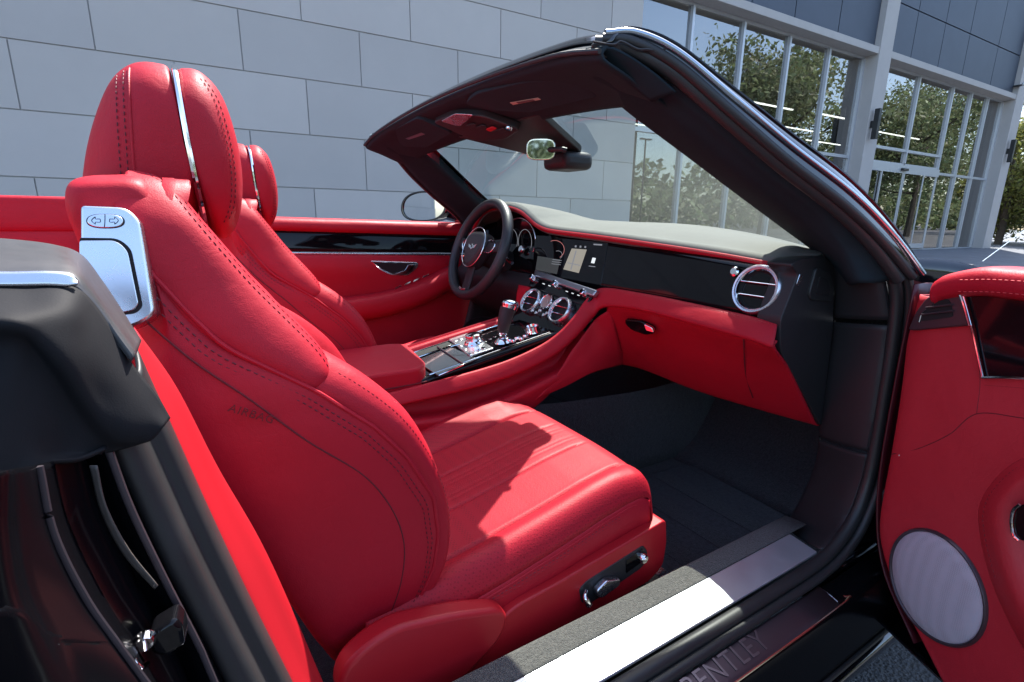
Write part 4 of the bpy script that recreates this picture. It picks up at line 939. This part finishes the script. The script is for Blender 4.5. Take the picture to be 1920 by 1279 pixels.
loft('door_panel', [d2(.758, .875), d2(.745, .87), d2(.735, .85), d2(.73, .82), d2(.735, .76), d2(.74, .70)], 'red', dd, nr=20, nc=30, thick=.004)
arc = lambda y, b: [A_(x, y, z+b) for x, z in ((-.25, .69), (.1, .69), (.4, .695), (.6, .71), (.75, .745), (.88, .80))]
loft('armrest', [arc(.745, .006), arc(.70, .004), arc(.675, -.006), arc(.668, -.03), arc(.672, -.06), arc(.70, -.085), arc(.735, -.09)], 'red', dd, nr=24, nc=30, thick=.004)
loft('door_skirt', [d2(.738, .72), d2(.74, .62), d2(.735, .5), d2(.70, .36)], 'red', dd, nr=10, nc=20, thick=.004)
YD = .729
hn = prism('handle_bezel', roundpoly([U(693, 489, Y=YD), U(785, 492, Y=YD), U(783, 503, Y=YD), U(765, 517, Y=YD), U(735, 517, Y=YD), U(712, 507, Y=YD)], .01), (0, -1, 0), .006, 'chrome', dd, bev=.002, up=.002)
prism('handle_cup', roundpoly([U(698, 491.5, Y=YD), U(780, 494, Y=YD), U(778, 502, Y=YD), U(762, 514, Y=YD), U(737, 514, Y=YD), U(716, 505, Y=YD)], .008), (0, -1, 0), .003, 'dark', dd, bev=0, up=.0035)
prism('handle_lever', roundpoly([U(738, 513, Y=YD), U(758, 507, Y=YD), U(764, 496, Y=YD), U(781, 496, Y=YD), U(778, 503, Y=YD), U(762, 514, Y=YD)], .006), (0, -1, 0), .006, 'chrome', dd, bev=.002, up=.008)
for k in range(4):
    a = U(746+k*17, 541-k*7, Y=.69); prism('window_switch', roundpoly([a+A_(-.012, 0, -.004), a+A_(.012, 0, .006), a+A_(.016, 0, .012), a+A_(-.008, 0, .003)], .002), (0, -1, .8), .006, 'chrome', dd, bev=.001, up=.002)
sweep('speaker_ring', [U(905+38*math.cos(t), 622+28*math.sin(t), Y=.735) for t in np.linspace(0, 2*math.pi, 30, endpoint=False)], circ(.003, 6), 'darkmetal', dd, n=40, up=(0, 1, 0), closed=True)
prism('speaker', [U(905+37*math.cos(t), 622+27*math.sin(t), Y=.733) for t in np.linspace(0, 2*math.pi, 30, endpoint=False)], (0, -1, 0), .005, 'black', dd, bev=.001)
# quarter-light post and far mirror
qp = sweep('quarter_post', [U(838, 362, Y=.82), U(850, 385, Y=.82), U(868, 418, Y=.82)], circ(.012, 8, .010, .7), 'black', dd, n=8, up=(0, 1, 0))
fm = A_(.885, .985, 1.045)
MN = A_(-.90, -.42, .0)/np.linalg.norm(A_(-.90, -.42, .0))
def mpx(px, py, d=0): return UP(px, py, fm+MN*d, MN)
def mell(cx, rx, cy, ry, d): return [mpx(cx+rx*math.copysign(abs(math.cos(t))**.85, math.cos(t))+4*math.sin(t), cy-ry*math.copysign(abs(math.sin(t))**.85, math.sin(t)), d) for t in np.linspace(0, 2*math.pi, 48, endpoint=False)]
mo = np.array(mell(796, 43, 387, 29, 0)); mc = mo.mean(0)
mir = loft('side_mirror', [mc+(mo-mc)*.90+MN*.004, mc+(mo-mc)*.97+MN*.004, mo, mc+(mo-mc)*1.04-MN*.03, mc+(mo-mc)*.98-MN*.07, mc+(mo-mc)*.75-MN*.11, mc+(mo-mc)*.3-MN*.13], 'paint', car, nr=30, nc=60, closed=True, thick=.002, label='black wing mirror on the far door')
prism('mirror_pane', mell(796, 39, 387, 25.5, .001), MN, .002, 'mirror', mir, bev=0)
sweep('mirror_arm', [U(835, 405, Y=.96), U(848, 408, Y=.90), U(860, 412, Y=.85)], circ(.022, 10, .016), 'paint', mir, n=8)

loft('kick_panel', [[A_(x, .745, .96) for x in (1.03, 1.2, 1.5)], [A_(x, .74, .6) for x in (.97, 1.1, 1.5)], [A_(x, .72, .20) for x in (.80, 1.1, 1.5)]], 'black', dd, nr=8, nc=8, thick=.004)

# ------------------------------------------------------------------ rear cabin
rq = loft('rear_side_trim', [[A_(x, .88, 1.03+.01*(x < -.8)) for x in (-1.3, -.9, -.5, -.28)], [A_(x, .80, 1.045) for x in (-1.3, -.9, -.5, -.28)], [A_(x, .785, 1.02) for x in (-1.3, -.9, -.5, -.28)], [A_(x, .78, .955) for x in (-1.3, -.9, -.5, -.28)], [A_(x, .80, .945) for x in (-1.3, -.9, -.5, -.28)], [A_(x, .78, .93) for x in (-1.3, -.9, -.5, -.28)], [A_(x, .76, .70) for x in (-1.3, -.9, -.5, -.28)], [A_(x, .72, .3) for x in (-1.3, -.9, -.5, -.28)]], 'red', car, nr=40, nc=16, thick=.004)
rb_ = loft('rear_seat', [[A_(-.30, y, .22) for y in (-.66, -.3, 0, .3, .66)], [A_(-.32, y, .50) for y in (-.66, -.3, 0, .3, .66)], [A_(-.60, y, .49) for y in (-.66, -.3, 0, .3, .66)], [A_(-.74, y, .55) for y in (-.66, -.3, 0, .3, .66)], [A_(-.86, y, .93) for y in (-.66, -.3, 0, .3, .66)], [A_(-1.0, y, .96) for y in (-.66, -.3, 0, .3, .66)]], 'red', car, nr=30, nc=30, thick=.004)
loft('deck', [[A_(-.98, y, .95) for y in (-.9, 0, .9)], [A_(-1.4, y, .96) for y in (-.9, 0, .9)], [A_(-2.2, y, .92) for y in (-.85, 0, .85)], [A_(-2.5, y, .6) for y in (-.8, 0, .8)], [A_(-2.45, y, .3) for y in (-.8, 0, .8)]], 'paint', car, nr=24, nc=20, thick=.004)

# ------------------------------------------------------------------ floor, firewall, sill
fl = box('floor', -.30, 1.34, -.69, .72, .17, .212, 'carpet', car, smooth=False)
loft('toe_board', [[A_(1.30, y, .213) for y in (-.70, 0, .72)], [A_(1.42, y, .28) for y in (-.70, 0, .72)], [A_(1.55, y, .50) for y in (-.70, 0, .72)], [A_(1.55, y, .80) for y in (-.70, 0, .72)]], 'carpet', fl, nr=14, nc=10, thick=.004)
fmt = prism('floor_mat', roundpoly([A_(.60, -.64, .222), A_(1.28, -.66, .222), A_(1.30, -.22, .222), A_(.60, -.20, .222)], .04), (0, 0, 1), .009, mat('mat_pile', (.045, .046, .052), .95, spec=.05, sheen=.05, bump=[('noise', 300, 1, .005)], var=(90, .4)), fl, bev=.003)
for k in range(4): prism('mat_stripe', [A_(.74+k*.13, -.62, .2225), A_(.80+k*.13, -.62, .2225), A_(.80+k*.13, -.24, .2225), A_(.74+k*.13, -.24, .2225)], (0, 0, 1), .003, 'carpet', fmt, bev=0, up=.0015)
lathe('mat_stud', [(0, .004), (.018, .004), (.022, 0)], (.84, -.60, .2225), (0, 0, 1), 'carpet', fmt, n=20)
XA, XB = -.35, .955
def strip(name, prof, m, par, x0=XA, x1=XB, n=14, **k):
    return surf(name, np.array([[A_(x, y, z) for x in np.linspace(x0, x1, n)] for y, z in cr(prof, 24)]), m, par, thick=.002, off=-1, **k)
MT['lettermetal'] = mat('letter_metal', (.17, .14, .155), .3, metal=.8)
sil = strip('sill', [(-.838, .338), (-.842, .3385), (-.860, .3345), (-.873, .330), (-.878, .322), (-.884, .28), (-.892, .23), (-.893, .20)], 'jambpaint', car, x1=1.22, label='black door sill with metal tread plate')
strip('sill_carpet', [(-.693, .366), (-.697, .3745), (-.706, .379), (-.725, .381), (-.744, .3815)], 'carpetl', sil, x1=1.02)
strip('sill_lining', [(-.655, .213), (-.664, .29), (-.676, .345), (-.694, .371)], 'rubber', sil, x1=1.06)
prism('tread_plate', roundpoly([A_(.955, -.746, .385), A_(.955, -.803, .378), A_(-.35, -.803, .378), A_(-.35, -.746, .385)], .004), (0, -.12, 1), .006, 'sill', sil, bev=.0015)
strip('scuff_panel', [(-.836, .341), (-.840, .3425), (-.858, .3375), (-.870, .3335), (-.8745, .3305)], 'bronze', sil, x1=.905)
sweep('scuff_edge', [A_(x, -.8755, .3305) for x in (-.35, .4, .90)]+[A_(.935, -.868, .333)], circ(.0022, 8), mat('warm_chrome', (.85, .74, .55), .15, metal=1), sil, n=30)
sweep('scuff_edge', [A_(.908, -.870, .334), A_(.907, -.855, .339), A_(.905, -.838, .343)], circ(.0012, 6), 'satin', sil, n=8)
textmesh('sill_lettering', 'BENTLEY', .043, (.612, -.8545, .3395), A_(1, 0, 0), A_(0, 1, .27), 'lettermetal', sil, ext=.0026, kern=1.12)
loft('rocker', [[A_(x, -.893, .205) for x in (-.6, .3, .9, 1.25)], [A_(x, -.905, .195) for x in (-.6, .3, .9, 1.25)], [A_(x, -.900, .17) for x in (-.6, .3, .9, 1.25)], [A_(x, -.865, .15) for x in (-.6, .3, .9, 1.25)], [A_(x, -.872, .13) for x in (-.6, .3, .9, 1.25)], [A_(x, -.82, .115) for x in (-.6, .3, .9, 1.25)]], 'paint', sil, nr=30, nc=14, thick=.003, ang=30)
sweep('rocker_seal', [A_(x, -.897, .212) for x in (-.6, .3, .9, 1.2)], circ(.005, 8), 'rubber', sil, n=14)

# door-aperture seal: runs down the pillar, round the front corner and back along the sill
DS = [A_(1.045, -.786, .955), A_(1.085, -.800, .88), A_(1.098, -.805, .78), A_(1.102, -.807, .66), A_(1.100, -.810, .56), A_(1.088, -.812, .485), A_(1.055, -.814, .425), A_(.995, -.815, .385), A_(.92, -.815, .368), A_(.80, -.815, .365), A_(.5, -.815, .365), A_(.1, -.815, .365), A_(-.35, -.815, .365)]
dsl = sweep('door_seal', DS, circ(.0115, 12), 'rubber', car, n=120, up=(0, 1, 0))
DS2 = [p_+A_(.012 if i < 6 else .004, -.016, -.010 if i > 5 else 0) for i, p_ in enumerate(DS)]
sweep('seal_lip', DS2, circ(.0085, 10), 'rubber', dsl, n=120, up=(0, 1, 0))
# trim panels between dash end and seal
L1 = [U(1566, 500, Y=-.69), U(1566, 600, Y=-.69), U(1553, 700, Y=-.69), U(1540, 800, Y=-.69), U(1528, 880, Y=-.685), U(1490, 965, Y=-.685), U(1470, 985, Y=-.685)]
L2 = [A_(1.03, -.775, .95), A_(1.088, -.792, .82), A_(1.096, -.797, .70), A_(1.094, -.798, .58), A_(1.088, -.80, .49), A_(1.045, -.802, .415), A_(.965, -.803, .380)]
L1, L2 = np.array(L1), np.array(L2); L1[:, 0] = np.minimum(L1[:, 0], 1.18)
def seg(i0, i1, nm):
    a, b = cr(L1, 70)[i0:i1], cr(L2, 70)[i0:i1]
    G = np.stack([a+A_(.02, .01, 0), a, a*.75+b*.25+A_(-.006, 0, 0), a*.3+b*.7+A_(-.008, 0, 0), b+A_(-.002, 0, 0), b+A_(.012, -.004, 0)], 1)
    G = np.stack([cr(g_, 16) for g_ in G]); return surf(nm, G, 'black', car, thick=.003)
seg(0, 12, 'pillar_panel'); seg(12, 38, 'pillar_panel'); seg(38, 70, 'kick_panel')
for i_ in (12, 38): tube('panel_gap', [cr(L1, 70)[i_], (cr(L1, 70)[i_]+cr(L2, 70)[i_])/2+A_(-.0075, 0, 0), cr(L2, 70)[i_]], .0012, 'dark', dsl, n=10, k=6)
# body jamb behind the seal, front fender, cowl, bonnet
jb = loft('hinge_jamb', [[A_(1.12, -.80, z) for z in (.94, .8, .6, .42, .30)], [A_(1.16, -.83, z) for z in (.94, .8, .6, .42, .28)], [A_(1.20, -.87, z) for z in (.93, .8, .6, .42, .26)], [A_(1.22, -.93, z) for z in (.90, .8, .6, .42, .24)], [A_(1.24, -.955, z) for z in (.88, .8, .6, .42, .22)]], 'paint', car, nr=16, nc=24, thick=.003)
loft('jamb_floor', [[A_(x, -.82, .345) for x in (.85, 1.0, 1.2)], [A_(x, -.85, .30) for x in (.9, 1.05, 1.24)], [A_(x, -.89, .215) for x in (.9, 1.05, 1.24)]], 'paint', jb, nr=10, nc=10, thick=.003)
for z in (.80, .40):
    box('door_hinge', 1.09, 1.19, -.885, -.85, z-.03, z+.03, 'paint', jb, bev=.008); lathe('hinge_pin', [(0, .045), (.008, .045), (.008, -.045), (0, -.045)], (1.10, -.878, z), (0, 0, 1), 'satin', jb, n=12)
sweep('check_strap', [A_(1.16, -.84, .60), A_(1.08, -.865, .60), A_(1.02, -.885, .60)], circ(.008, 8, .004), 'satin', jb, n=8)
box('wiring_boot', 1.06, 1.16, -.872, -.84, .47, .505, 'rubber', jb, bev=.008)
hood = loft('bonnet', [[A_(1.28, y, z) for y, z in ((-.96, .80), (-.93, .87), (-.84, .905), (-.5, .915), (0, .93), (.5, .915), (.84, .905), (.93, .87), (.96, .80))], [A_(1.55, y, z) for y, z in ((-.97, .80), (-.93, .865), (-.84, .896), (-.5, .895), (0, .91), (.5, .895), (.84, .896), (.93, .865), (.97, .80))], [A_(2.0, y, z) for y, z in ((-.96, .74), (-.92, .82), (-.82, .855), (-.5, .85), (0, .87), (.5, .85), (.82, .855), (.92, .82), (.96, .74))], [A_(2.5, y, z) for y, z in ((-.88, .6), (-.84, .69), (-.74, .72), (-.45, .74), (0, .76), (.45, .74), (.74, .72), (.84, .69), (.88, .6))], [A_(2.75, y, z) for y, z in ((-.80, .4), (-.76, .5), (-.68, .55), (-.4, .56), (0, .57), (.4, .56), (.68, .55), (.76, .5), (.80, .4))]], 'paint', car, nr=40, nc=60, thick=.004)
loft('cowl', [[A_(1.16, y, .905) for y in (-.84, -.4, 0, .4, .84)], [A_(1.30, y, .925) for y in (-.84, -.4, 0, .4, .84)]], 'rubber', hood, nr=4, nc=12, thick=.004)
sweep('antenna_wire', [U(1842, 490, Y=-.62), U(1880, 462, Y=-.56), U(1925, 428, Y=-.50)], circ(.0012, 6), 'satin', hood, n=10)

# ------------------------------------------------------------------ passenger door, open about 65 degrees
AL = R(65); H0 = A_(1.029, -.86, 0); DD = A_(-math.cos(AL), -math.sin(AL), 0); DN = A_(-math.sin(AL), math.cos(AL), 0)   # along the door, inner-face normal
if DN @ (CAMP-H0-DD*.4) < 0: DN = -DN
def dq(s, z, d=0): return H0+DD*s+DN*d+A_(0, 0, z)
def dpx(px, py, d=0):
    P = UP(px, py, H0+DN*d, DN); return P
def so(px, py):
    P = dpx(px, py); return ((P-H0)@DD, P[2])
lead = [(-.010, .885), (-.016, .80), (-.006, .70), (.000, .60), (.003, .52), (.012, .44), (.040, .385), (.090, .335), (.16, .29)]
LZ = np.array([l[1] for l in lead])[::-1]; LS = np.array([l[0] for l in lead])[::-1]
def drow(s_lin, d, bottom=.29, top=.885):
    return [dq(s_lin+max(0, (1-s_lin*3))*I(z, LZ, LS), z, d) for z in np.linspace(top, bottom, 14)]
def panelrow(s, d=0, top=.885):
    r = []
    for z in np.linspace(top, .27, 16):
        l = I(z, LZ, LS) if z > .29 else .18
        r.append(dq(max(s, l+ (0 if s <= 0 else s*.35)) if s < .25 else s, z, d))
    return r
pd = loft('door', [panelrow(-.02, -.10), panelrow(-.02, -.03), panelrow(-.02, -.008), panelrow(.012, 0), panelrow(.06, .0), panelrow(.12, 0), panelrow(.25, 0), panelrow(.5, 0), panelrow(.9, 0), panelrow(1.18, -.01), panelrow(1.2, -.08)], 'red_door_lifted', car, nr=60, nc=60, ang=60, thick=.003, label='open passenger door with red padding and round speaker')
outer = loft('door_skin', [[dq(s, z, d) for s in (-.03, .3, .7, 1.2)] for z, d in ((.91, -.05), (.90, -.12), (.80, -.15), (.6, -.165), (.4, -.155), (.25, -.12), (.24, -.06), (.26, -.012))], 'paint', pd, nr=24, nc=20, thick=.003)
loft('door_edge', [[dq(-.03+l_, z, -.012) for l_, z in ((0, .90), (-.0, .7), (.01, .5), (.05, .37), (.14, .28))], [dq(-.045+l_, z, -.07) for l_, z in ((0, .90), (0, .7), (.01, .5), (.05, .37), (.14, .27))], [dq(-.03+l_, z, -.14) for l_, z in ((0, .88), (0, .7), (.01, .5), (.05, .36), (.14, .26))]], mat('dark_red_paint', (.07, .006, .012), .35), pd, nr=10, nc=24, thick=.003)
# tweeter pod
tw = [dpx(1702, 618, .010), dpx(1716, 585, .010), dpx(1735, 560, .010), dpx(1768, 540, .010), dpx(1790, 545, .010), dpx(1802, 560, .010), dpx(1818, 610, .010), dpx(1710, 620, .010)]
tp = prism('tweeter_pod', roundpoly(tw, .008), DN, .05, 'bronze', pd, bev=.004, seg=3)
ow = [dpx(1723, 603, .0105), dpx(1728, 588, .0105), dpx(1752, 567, .0105), dpx(1776, 560, .0105), dpx(1782, 567, .0105), dpx(1788, 594, .0105)]
prism('tweeter_opening', roundpoly(ow, .006), DN, .002, 'dark', tp, bev=0, up=.0006)
for a, b in (((1736, 577), (1785, 571)), ((1728, 590), (1787, 583))): sweep('tweeter_bar', [dpx(*a, .013), dpx((a[0]+b[0])/2, (a[1]+b[1])/2, .013), dpx(*b, .013)], circ(.0016, 8), 'bronze', tp, n=4, up=DN)
sweep('tweeter_trim', [dpx(1723, 604, .0115), dpx(1728, 589, .0115), dpx(1740, 576, .0115)], circ(.001, 6), 'chrome', tp, n=12, up=DN)
sweep('pod_edge', [dpx(1780, 540, .0125), dpx(1797, 549, .0125), dpx(1806, 568, .0125), dpx(1818, 611, .0125)], circ(.0022, 8), 'chrome', tp, n=20, up=DN)
# top pad, veneer, chrome surrounds
def tr(z, d, ss=(.035, .05, .10, .16, .4, 1.18)): return [dq(s, z+dz, d) for s, dz in zip(ss, (-.012, -.002, .012, .014, .02, .03))]
tpd = loft('door_top', [tr(.905, -.09), tr(.925, -.06), tr(.930, -.01), tr(.925, .015), tr(.910, .022), tr(.895, .018), tr(.888, .006)], 'red', pd, nr=24, nc=40, thick=.003)
stitch('stitching', [cr([dq(s, .915+dz, .024) for s, dz in ((.08, .006), (.16, .014), (.4, .02), (1.1, .03))], 120), cr([dq(s, .897+dz, .022) for s, dz in ((.08, .006), (.16, .014), (.4, .02), (1.1, .03))], 120)], 'redstitch', pd, nrm=DN, seg=.005, gap=.003, r=.0009)
ven = [dpx(1808, 556, .006), dpx(1935, 553, .006), dpx(2300, 560, .006), dpx(2300, 720, .006), dpx(1920, 707, .006), dpx(1842, 706, .006)]
vp_ = prism('veneer', ven, DN, .01, 'piano', pd, bev=.001)
sweep('veneer_trim', [dpx(1807, 556, .010), dpx(1822, 612, .010), dpx(1842, 707, .010)], circ(.0018, 8), 'chrome', vp_, n=12, up=DN)
sweep('veneer_trim', [dpx(1842, 708, .010), dpx(1920, 709, .010), dpx(2300, 724, .010)], circ(.0022, 8), 'chrome', vp_, n=12, up=DN)
# padded upper panel with its seams
def sweepseam(name, pts, r=.0011, m='seam', d=.0008): return tube(name, [dpx(*p_, d) for p_ in pts], r, m, pd, n=50, k=6)
sweepseam('seam', [(1672, 852), (1720, 842), (1780, 815), (1832, 776), (1920, 784), (2000, 790)])
sweepseam('seam', [(1822, 612), (1838, 706), (1832, 776)], r=.001)
sweepseam('seam', [(1845, 722), (1920, 728), (2000, 734)], r=.0008, m='seam')
bulge = [[dpx(*p_, d) for p_ in pts] for pts, d in (([(1960, 838), (1885, 880), (1840, 940), (1838, 1000), (1860, 1090), (1900, 1180), (1950, 1270)], -.001), ([(1966, 846), (1895, 886), (1850, 942), (1848, 1000), (1870, 1090), (1910, 1176), (1960, 1266)], .010), ([(1980, 862), (1915, 898), (1874, 948), (1872, 1000), (1892, 1085), (1930, 1165), (1980, 1250)], .022), ([(2000, 880), (1945, 910), (1915, 952), (1912, 1000), (1930, 1075), (1965, 1150), (2000, 1230)], .014), ([(2040, 900), (1980, 930), (1955, 960), (1950, 1000), (1960, 1060), (2000, 1130), (2040, 1210)], .002))]
loft('armrest_roll', bulge, 'red_door_lifted', pd, nr=24, nc=40, thick=.003)
stitch('stitching', [cr([dpx(*p_, .012) for p_ in ((1960, 850), (1892, 888), (1848, 944), (1846, 1002), (1868, 1090))], 100)], 'stitch', pd, nrm=DN, seg=.004, gap=.003, r=.0007)
pull = roundpoly([dpx(1905, 945, .030), dpx(1960, 945, .030), dpx(1960, 1015, .030), dpx(1905, 1015, .030), dpx(1895, 980, .030)], .012)
pp = prism('door_pull', pull, DN, .02, 'piano', pd, bev=.003)
sweep('pull_trim', [dpx(1912, 946, .032), dpx(1900, 957, .032), dpx(1896, 980, .032), dpx(1900, 1003, .032), dpx(1910, 1014, .032)], circ(.0018, 8), 'chrome', pp, n=20, up=DN)
# speaker
sc_s, sc_z = .131, .418
sc = dq(sc_s, sc_z, .0)
s3, u3, n3 = basis(DN)
def spk(r0, h): return (r0, h)
spr = lathe('speaker', [(a*1.1, b) for a, b in [(0, .0075), (.060, .0065), (.0765, .0045), (.079, .003)]], sc, DN, 'grille', pd, n=64, sx=.92)
lathe('speaker_ring', [(a*1.1, b) for a, b in [(.079, .0025), (.0805, .0062), (.0825, .0065), (.0840, .004), (.0850, 0)]], sc, DN, 'bronze', pd, n=64, sx=.92)
lathe('speaker_gap', [(a*1.1, b) for a, b in [(.0845, .0008), (.0885, .0008)]], sc, DN, 'seam', pd, n=64, sx=.92)

# ------------------------------------------------------------------ rear jamb of the door opening (foreground left)
def pathY(pts, y): return np.array([U(*p_, Y=y_) for p_, y_ in zip(pts, (y if hasattr(y, '__len__') else [y]*len(pts)))])
def ext(P, z=.36):
    P = np.array(P); d = P[-1]-P[-2]; t = (P[-1][2]-z)/max(1e-3, -(d[2])); return np.vstack([P, P[-1]+d*t])
redR = ext(pathY([(258, 630), (332, 735), (412, 890), (505, 1055), (603, 1279)], -.70)); redL = ext(pathY([(250, 650), (318, 800), (390, 960), (470, 1130), (545, 1279)], -.745))
bp = loft('quarter_trim', [redR+A_(-.006, .04, 0), redR, redR*.5+redL*.5+A_(.0, -.002, 0), redL, redL+A_(-.004, .004, 0)], 'red_hard', car, nr=20, nc=50, thick=.002)
b1 = redL+A_(0, .003, 0); b4 = ext(pathY([(196, 800), (255, 930), (325, 1080), (395, 1210), (430, 1279)], -.80)); b3 = b1*.35+b4*.65+A_(.004, -.016, 0); b2 = b1*.72+b4*.28+A_(.008, -.014, 0); b25 = b1*.52+b4*.48+A_(.003, -.009, 0)
loft('jamb_seal', [b1+A_(-.004, .01, 0), b1, b2, b25, b3, b4, b4+A_(-.006, .02, 0)], 'rubber', bp, nr=40, nc=60, thick=.003)
# gloss black jamb panel, rib mouldings and latch striker
j0 = b4+A_(-.004, .006, 0); j1 = ext(pathY([(190, 830), (235, 950), (300, 1085), (365, 1210), (395, 1279)], -.812)); j2 = ext(pathY([(150, 850), (180, 960), (240, 1090), (310, 1210), (345, 1279)], -.815))
j3 = ext(pathY([(95, 865), (125, 985), (190, 1120), (250, 1215), (290, 1279)], -.845)); j4 = ext(pathY([(66, 872), (95, 1000), (155, 1120), (215, 1205), (270, 1279)], -.865)); j5 = ext(pathY([(20, 880), (30, 1000), (60, 1120), (110, 1210), (150, 1279)], -.895)); j6 = ext(pathY([(-80, 900), (-90, 1000), (-80, 1120), (-60, 1210), (-50, 1279)], -.93)); j7 = j6+A_(-.12, -.015, 0)
jp = loft('jamb_panel', [j0, j1, j1*.6+j2*.4+A_(-.008, .01, 0), j2, j3+A_(-.004, .008, 0), j3, j4, j5, j6, j7], 'jambpaint', bp, nr=60, nc=50, thick=.003)
sweep('jamb_rib', j4[:5]+A_(.002, -.003, 0), circ(.0014, 8, .0022), 'darkmetal', bp, n=50)
sweep('jamb_rib', j1[:6]+A_(.003, -.003, 0), circ(.002, 8, .0025), 'darkmetal', bp, n=50)
loft('jamb_strip', [pathY([(168, 873), (190, 960), (232, 1040), (290, 1105)], -.8305), pathY([(182, 873), (200, 950), (242, 1030), (296, 1098)], -.832)], mat('protective_film', (.075, .066, .06), .35, bump=[('noise', 120, .6, .003)]), bp, nr=4, nc=30, thick=.001)
lt = pathY([(280, 1180), (330, 1150), (345, 1165), (350, 1200), (310, 1222), (285, 1215)], -.835)
prism('latch_striker', roundpoly(lt, .004), (-.1, -1, 0), .02, 'piano', bp, bev=.003, up=.006)
lathe('striker_bolt', [(0, .006), (.005, .006), (.007, .002), (.007, 0)], U(272, 1198, Y=-.842), (0, -1, 0), 'chrome', bp, n=16)
tube('striker_loop', [U(252, 1225, Y=-.845), U(250, 1240, Y=-.86), U(262, 1252, Y=-.86), U(275, 1245, Y=-.845)], .0022, 'chrome', bp, n=20)
# cover of the folded-roof aperture: grey cap, bright strip, black trim arch
YK = -.80
cpv = [[U(*p_, Y=y) for p_, y in r] for r in (
 [((-60, 448), -.70), ((20, 452), -.70), ((100, 462), -.70), ((150, 480), -.705), ((190, 530), -.71), ((230, 590), -.715), ((262, 640), -.72)],
 [((-60, 462), -.74), ((20, 467), -.74), ((100, 477), -.74), ((146, 492), -.74), ((180, 535), -.745), ((222, 598), -.75), ((258, 650), -.755)],
 [((-60, 508), -.79), ((20, 509), -.79), ((90, 508), -.79), ((138, 515), -.79), ((168, 545), -.79), ((212, 610), -.795), ((252, 665), -.80)],
 [((-60, 535), -.80), ((20, 535), -.80), ((90, 534), -.80), ((135, 538), -.80), ((160, 560), -.80), ((205, 625), -.80), ((246, 680), -.805)])]
cv = loft('roof_aperture_cover', cpv, mat('grey_cover', (.048, .047, .05), .38, spec=.5, var=(14, .15), rvar=.1), bp, nr=20, nc=50, thick=.003)
loft('bright_strip', [[U(*p_, Y=-.803) for p_ in ((-60, 509), (20, 510), (90, 509), (132, 514), (146, 530))], [U(*p_, Y=-.807) for p_ in ((-60, 537), (20, 537), (90, 536), (124, 537), (146, 532))]], 'satin', bp, nr=5, nc=30, thick=.002)
prism('red_insert', roundpoly([U(-60, 478, Y=-.70), U(10, 482, Y=-.70), U(24, 492, Y=-.70), U(-5, 515, Y=-.72), U(-60, 520, Y=-.72)], .006), (0, -1, .6), .01, 'red', bp, bev=.003, up=.08)
arch = [[U(*p_, Y=y) for p_, y in r] for r in (
 [((-60, 536), -.802), ((40, 537), -.802), ((130, 539), -.802), ((180, 580), -.80), ((246, 685), -.80), ((290, 740), -.80), ((316, 785), -.80)],
 [((-60, 570), -.825), ((40, 572), -.825), ((125, 580), -.825), ((165, 630), -.82), ((225, 720), -.815), ((270, 770), -.812), ((305, 800), -.81)],
 [((-60, 592), -.845), ((30, 595), -.845), ((90, 612), -.84), ((140, 665), -.835), ((190, 745), -.825), ((245, 800), -.82), ((285, 822), -.812)],
 [((-60, 610), -.850), ((25, 612), -.850), ((70, 635), -.845), ((120, 690), -.84), ((170, 765), -.83), ((220, 820), -.822), ((262, 830), -.814)],
 [((-60, 660), -.845), ((20, 655), -.845), ((60, 668), -.84), ((100, 720), -.835), ((140, 780), -.828), ((180, 825), -.822), ((210, 845), -.816)],
 [((-60, 780), -.86), ((0, 790), -.855), ((40, 800), -.85), ((70, 820), -.845), ((110, 845), -.835), ((150, 850), -.828), ((190, 848), -.82)],
 [((-60, 960), -.875), ((-20, 930), -.87), ((20, 905), -.862), ((60, 880), -.855), ((100, 868), -.845), ((150, 862), -.835), ((200, 838), -.822)])]
loft('jamb_arch', arch, mat('black_moulded_trim', (.011, .011, .013), .7, spec=.18, bump=[('noise', 900, .2, .0005)], var=(9, .15)), bp, nr=40, nc=50, thick=.003)
# rear quarter body beyond the picture edge
loft('rear_quarter', [[A_(x, -.93, .95) for x in (-.14, -.6, -1.2, -2.2)], [A_(x, -.97, .85) for x in (-.14, -.6, -1.2, -2.2)], [A_(x, -.98, .6) for x in (-.14, -.6, -1.2, -2.2)], [A_(x, -.95, .3) for x in (-.14, -.6, -1.2, -2.2)], [A_(x, -.90, .15) for x in (-.14, -.6, -1.2, -2.2)]], 'paint', bp, nr=16, nc=20, thick=.003)
loft('quarter_lining', [[A_(x, -.70, z) for x, z in ((-.13, .92), (-.5, .95), (-1.0, .95))], [A_(x, -.70, .6) for x in (-.10, -.5, -1.0)], [A_(x, -.69, .22) for x in (0, -.5, -1.0)]], 'red', bp, nr=10, nc=16, thick=.004)
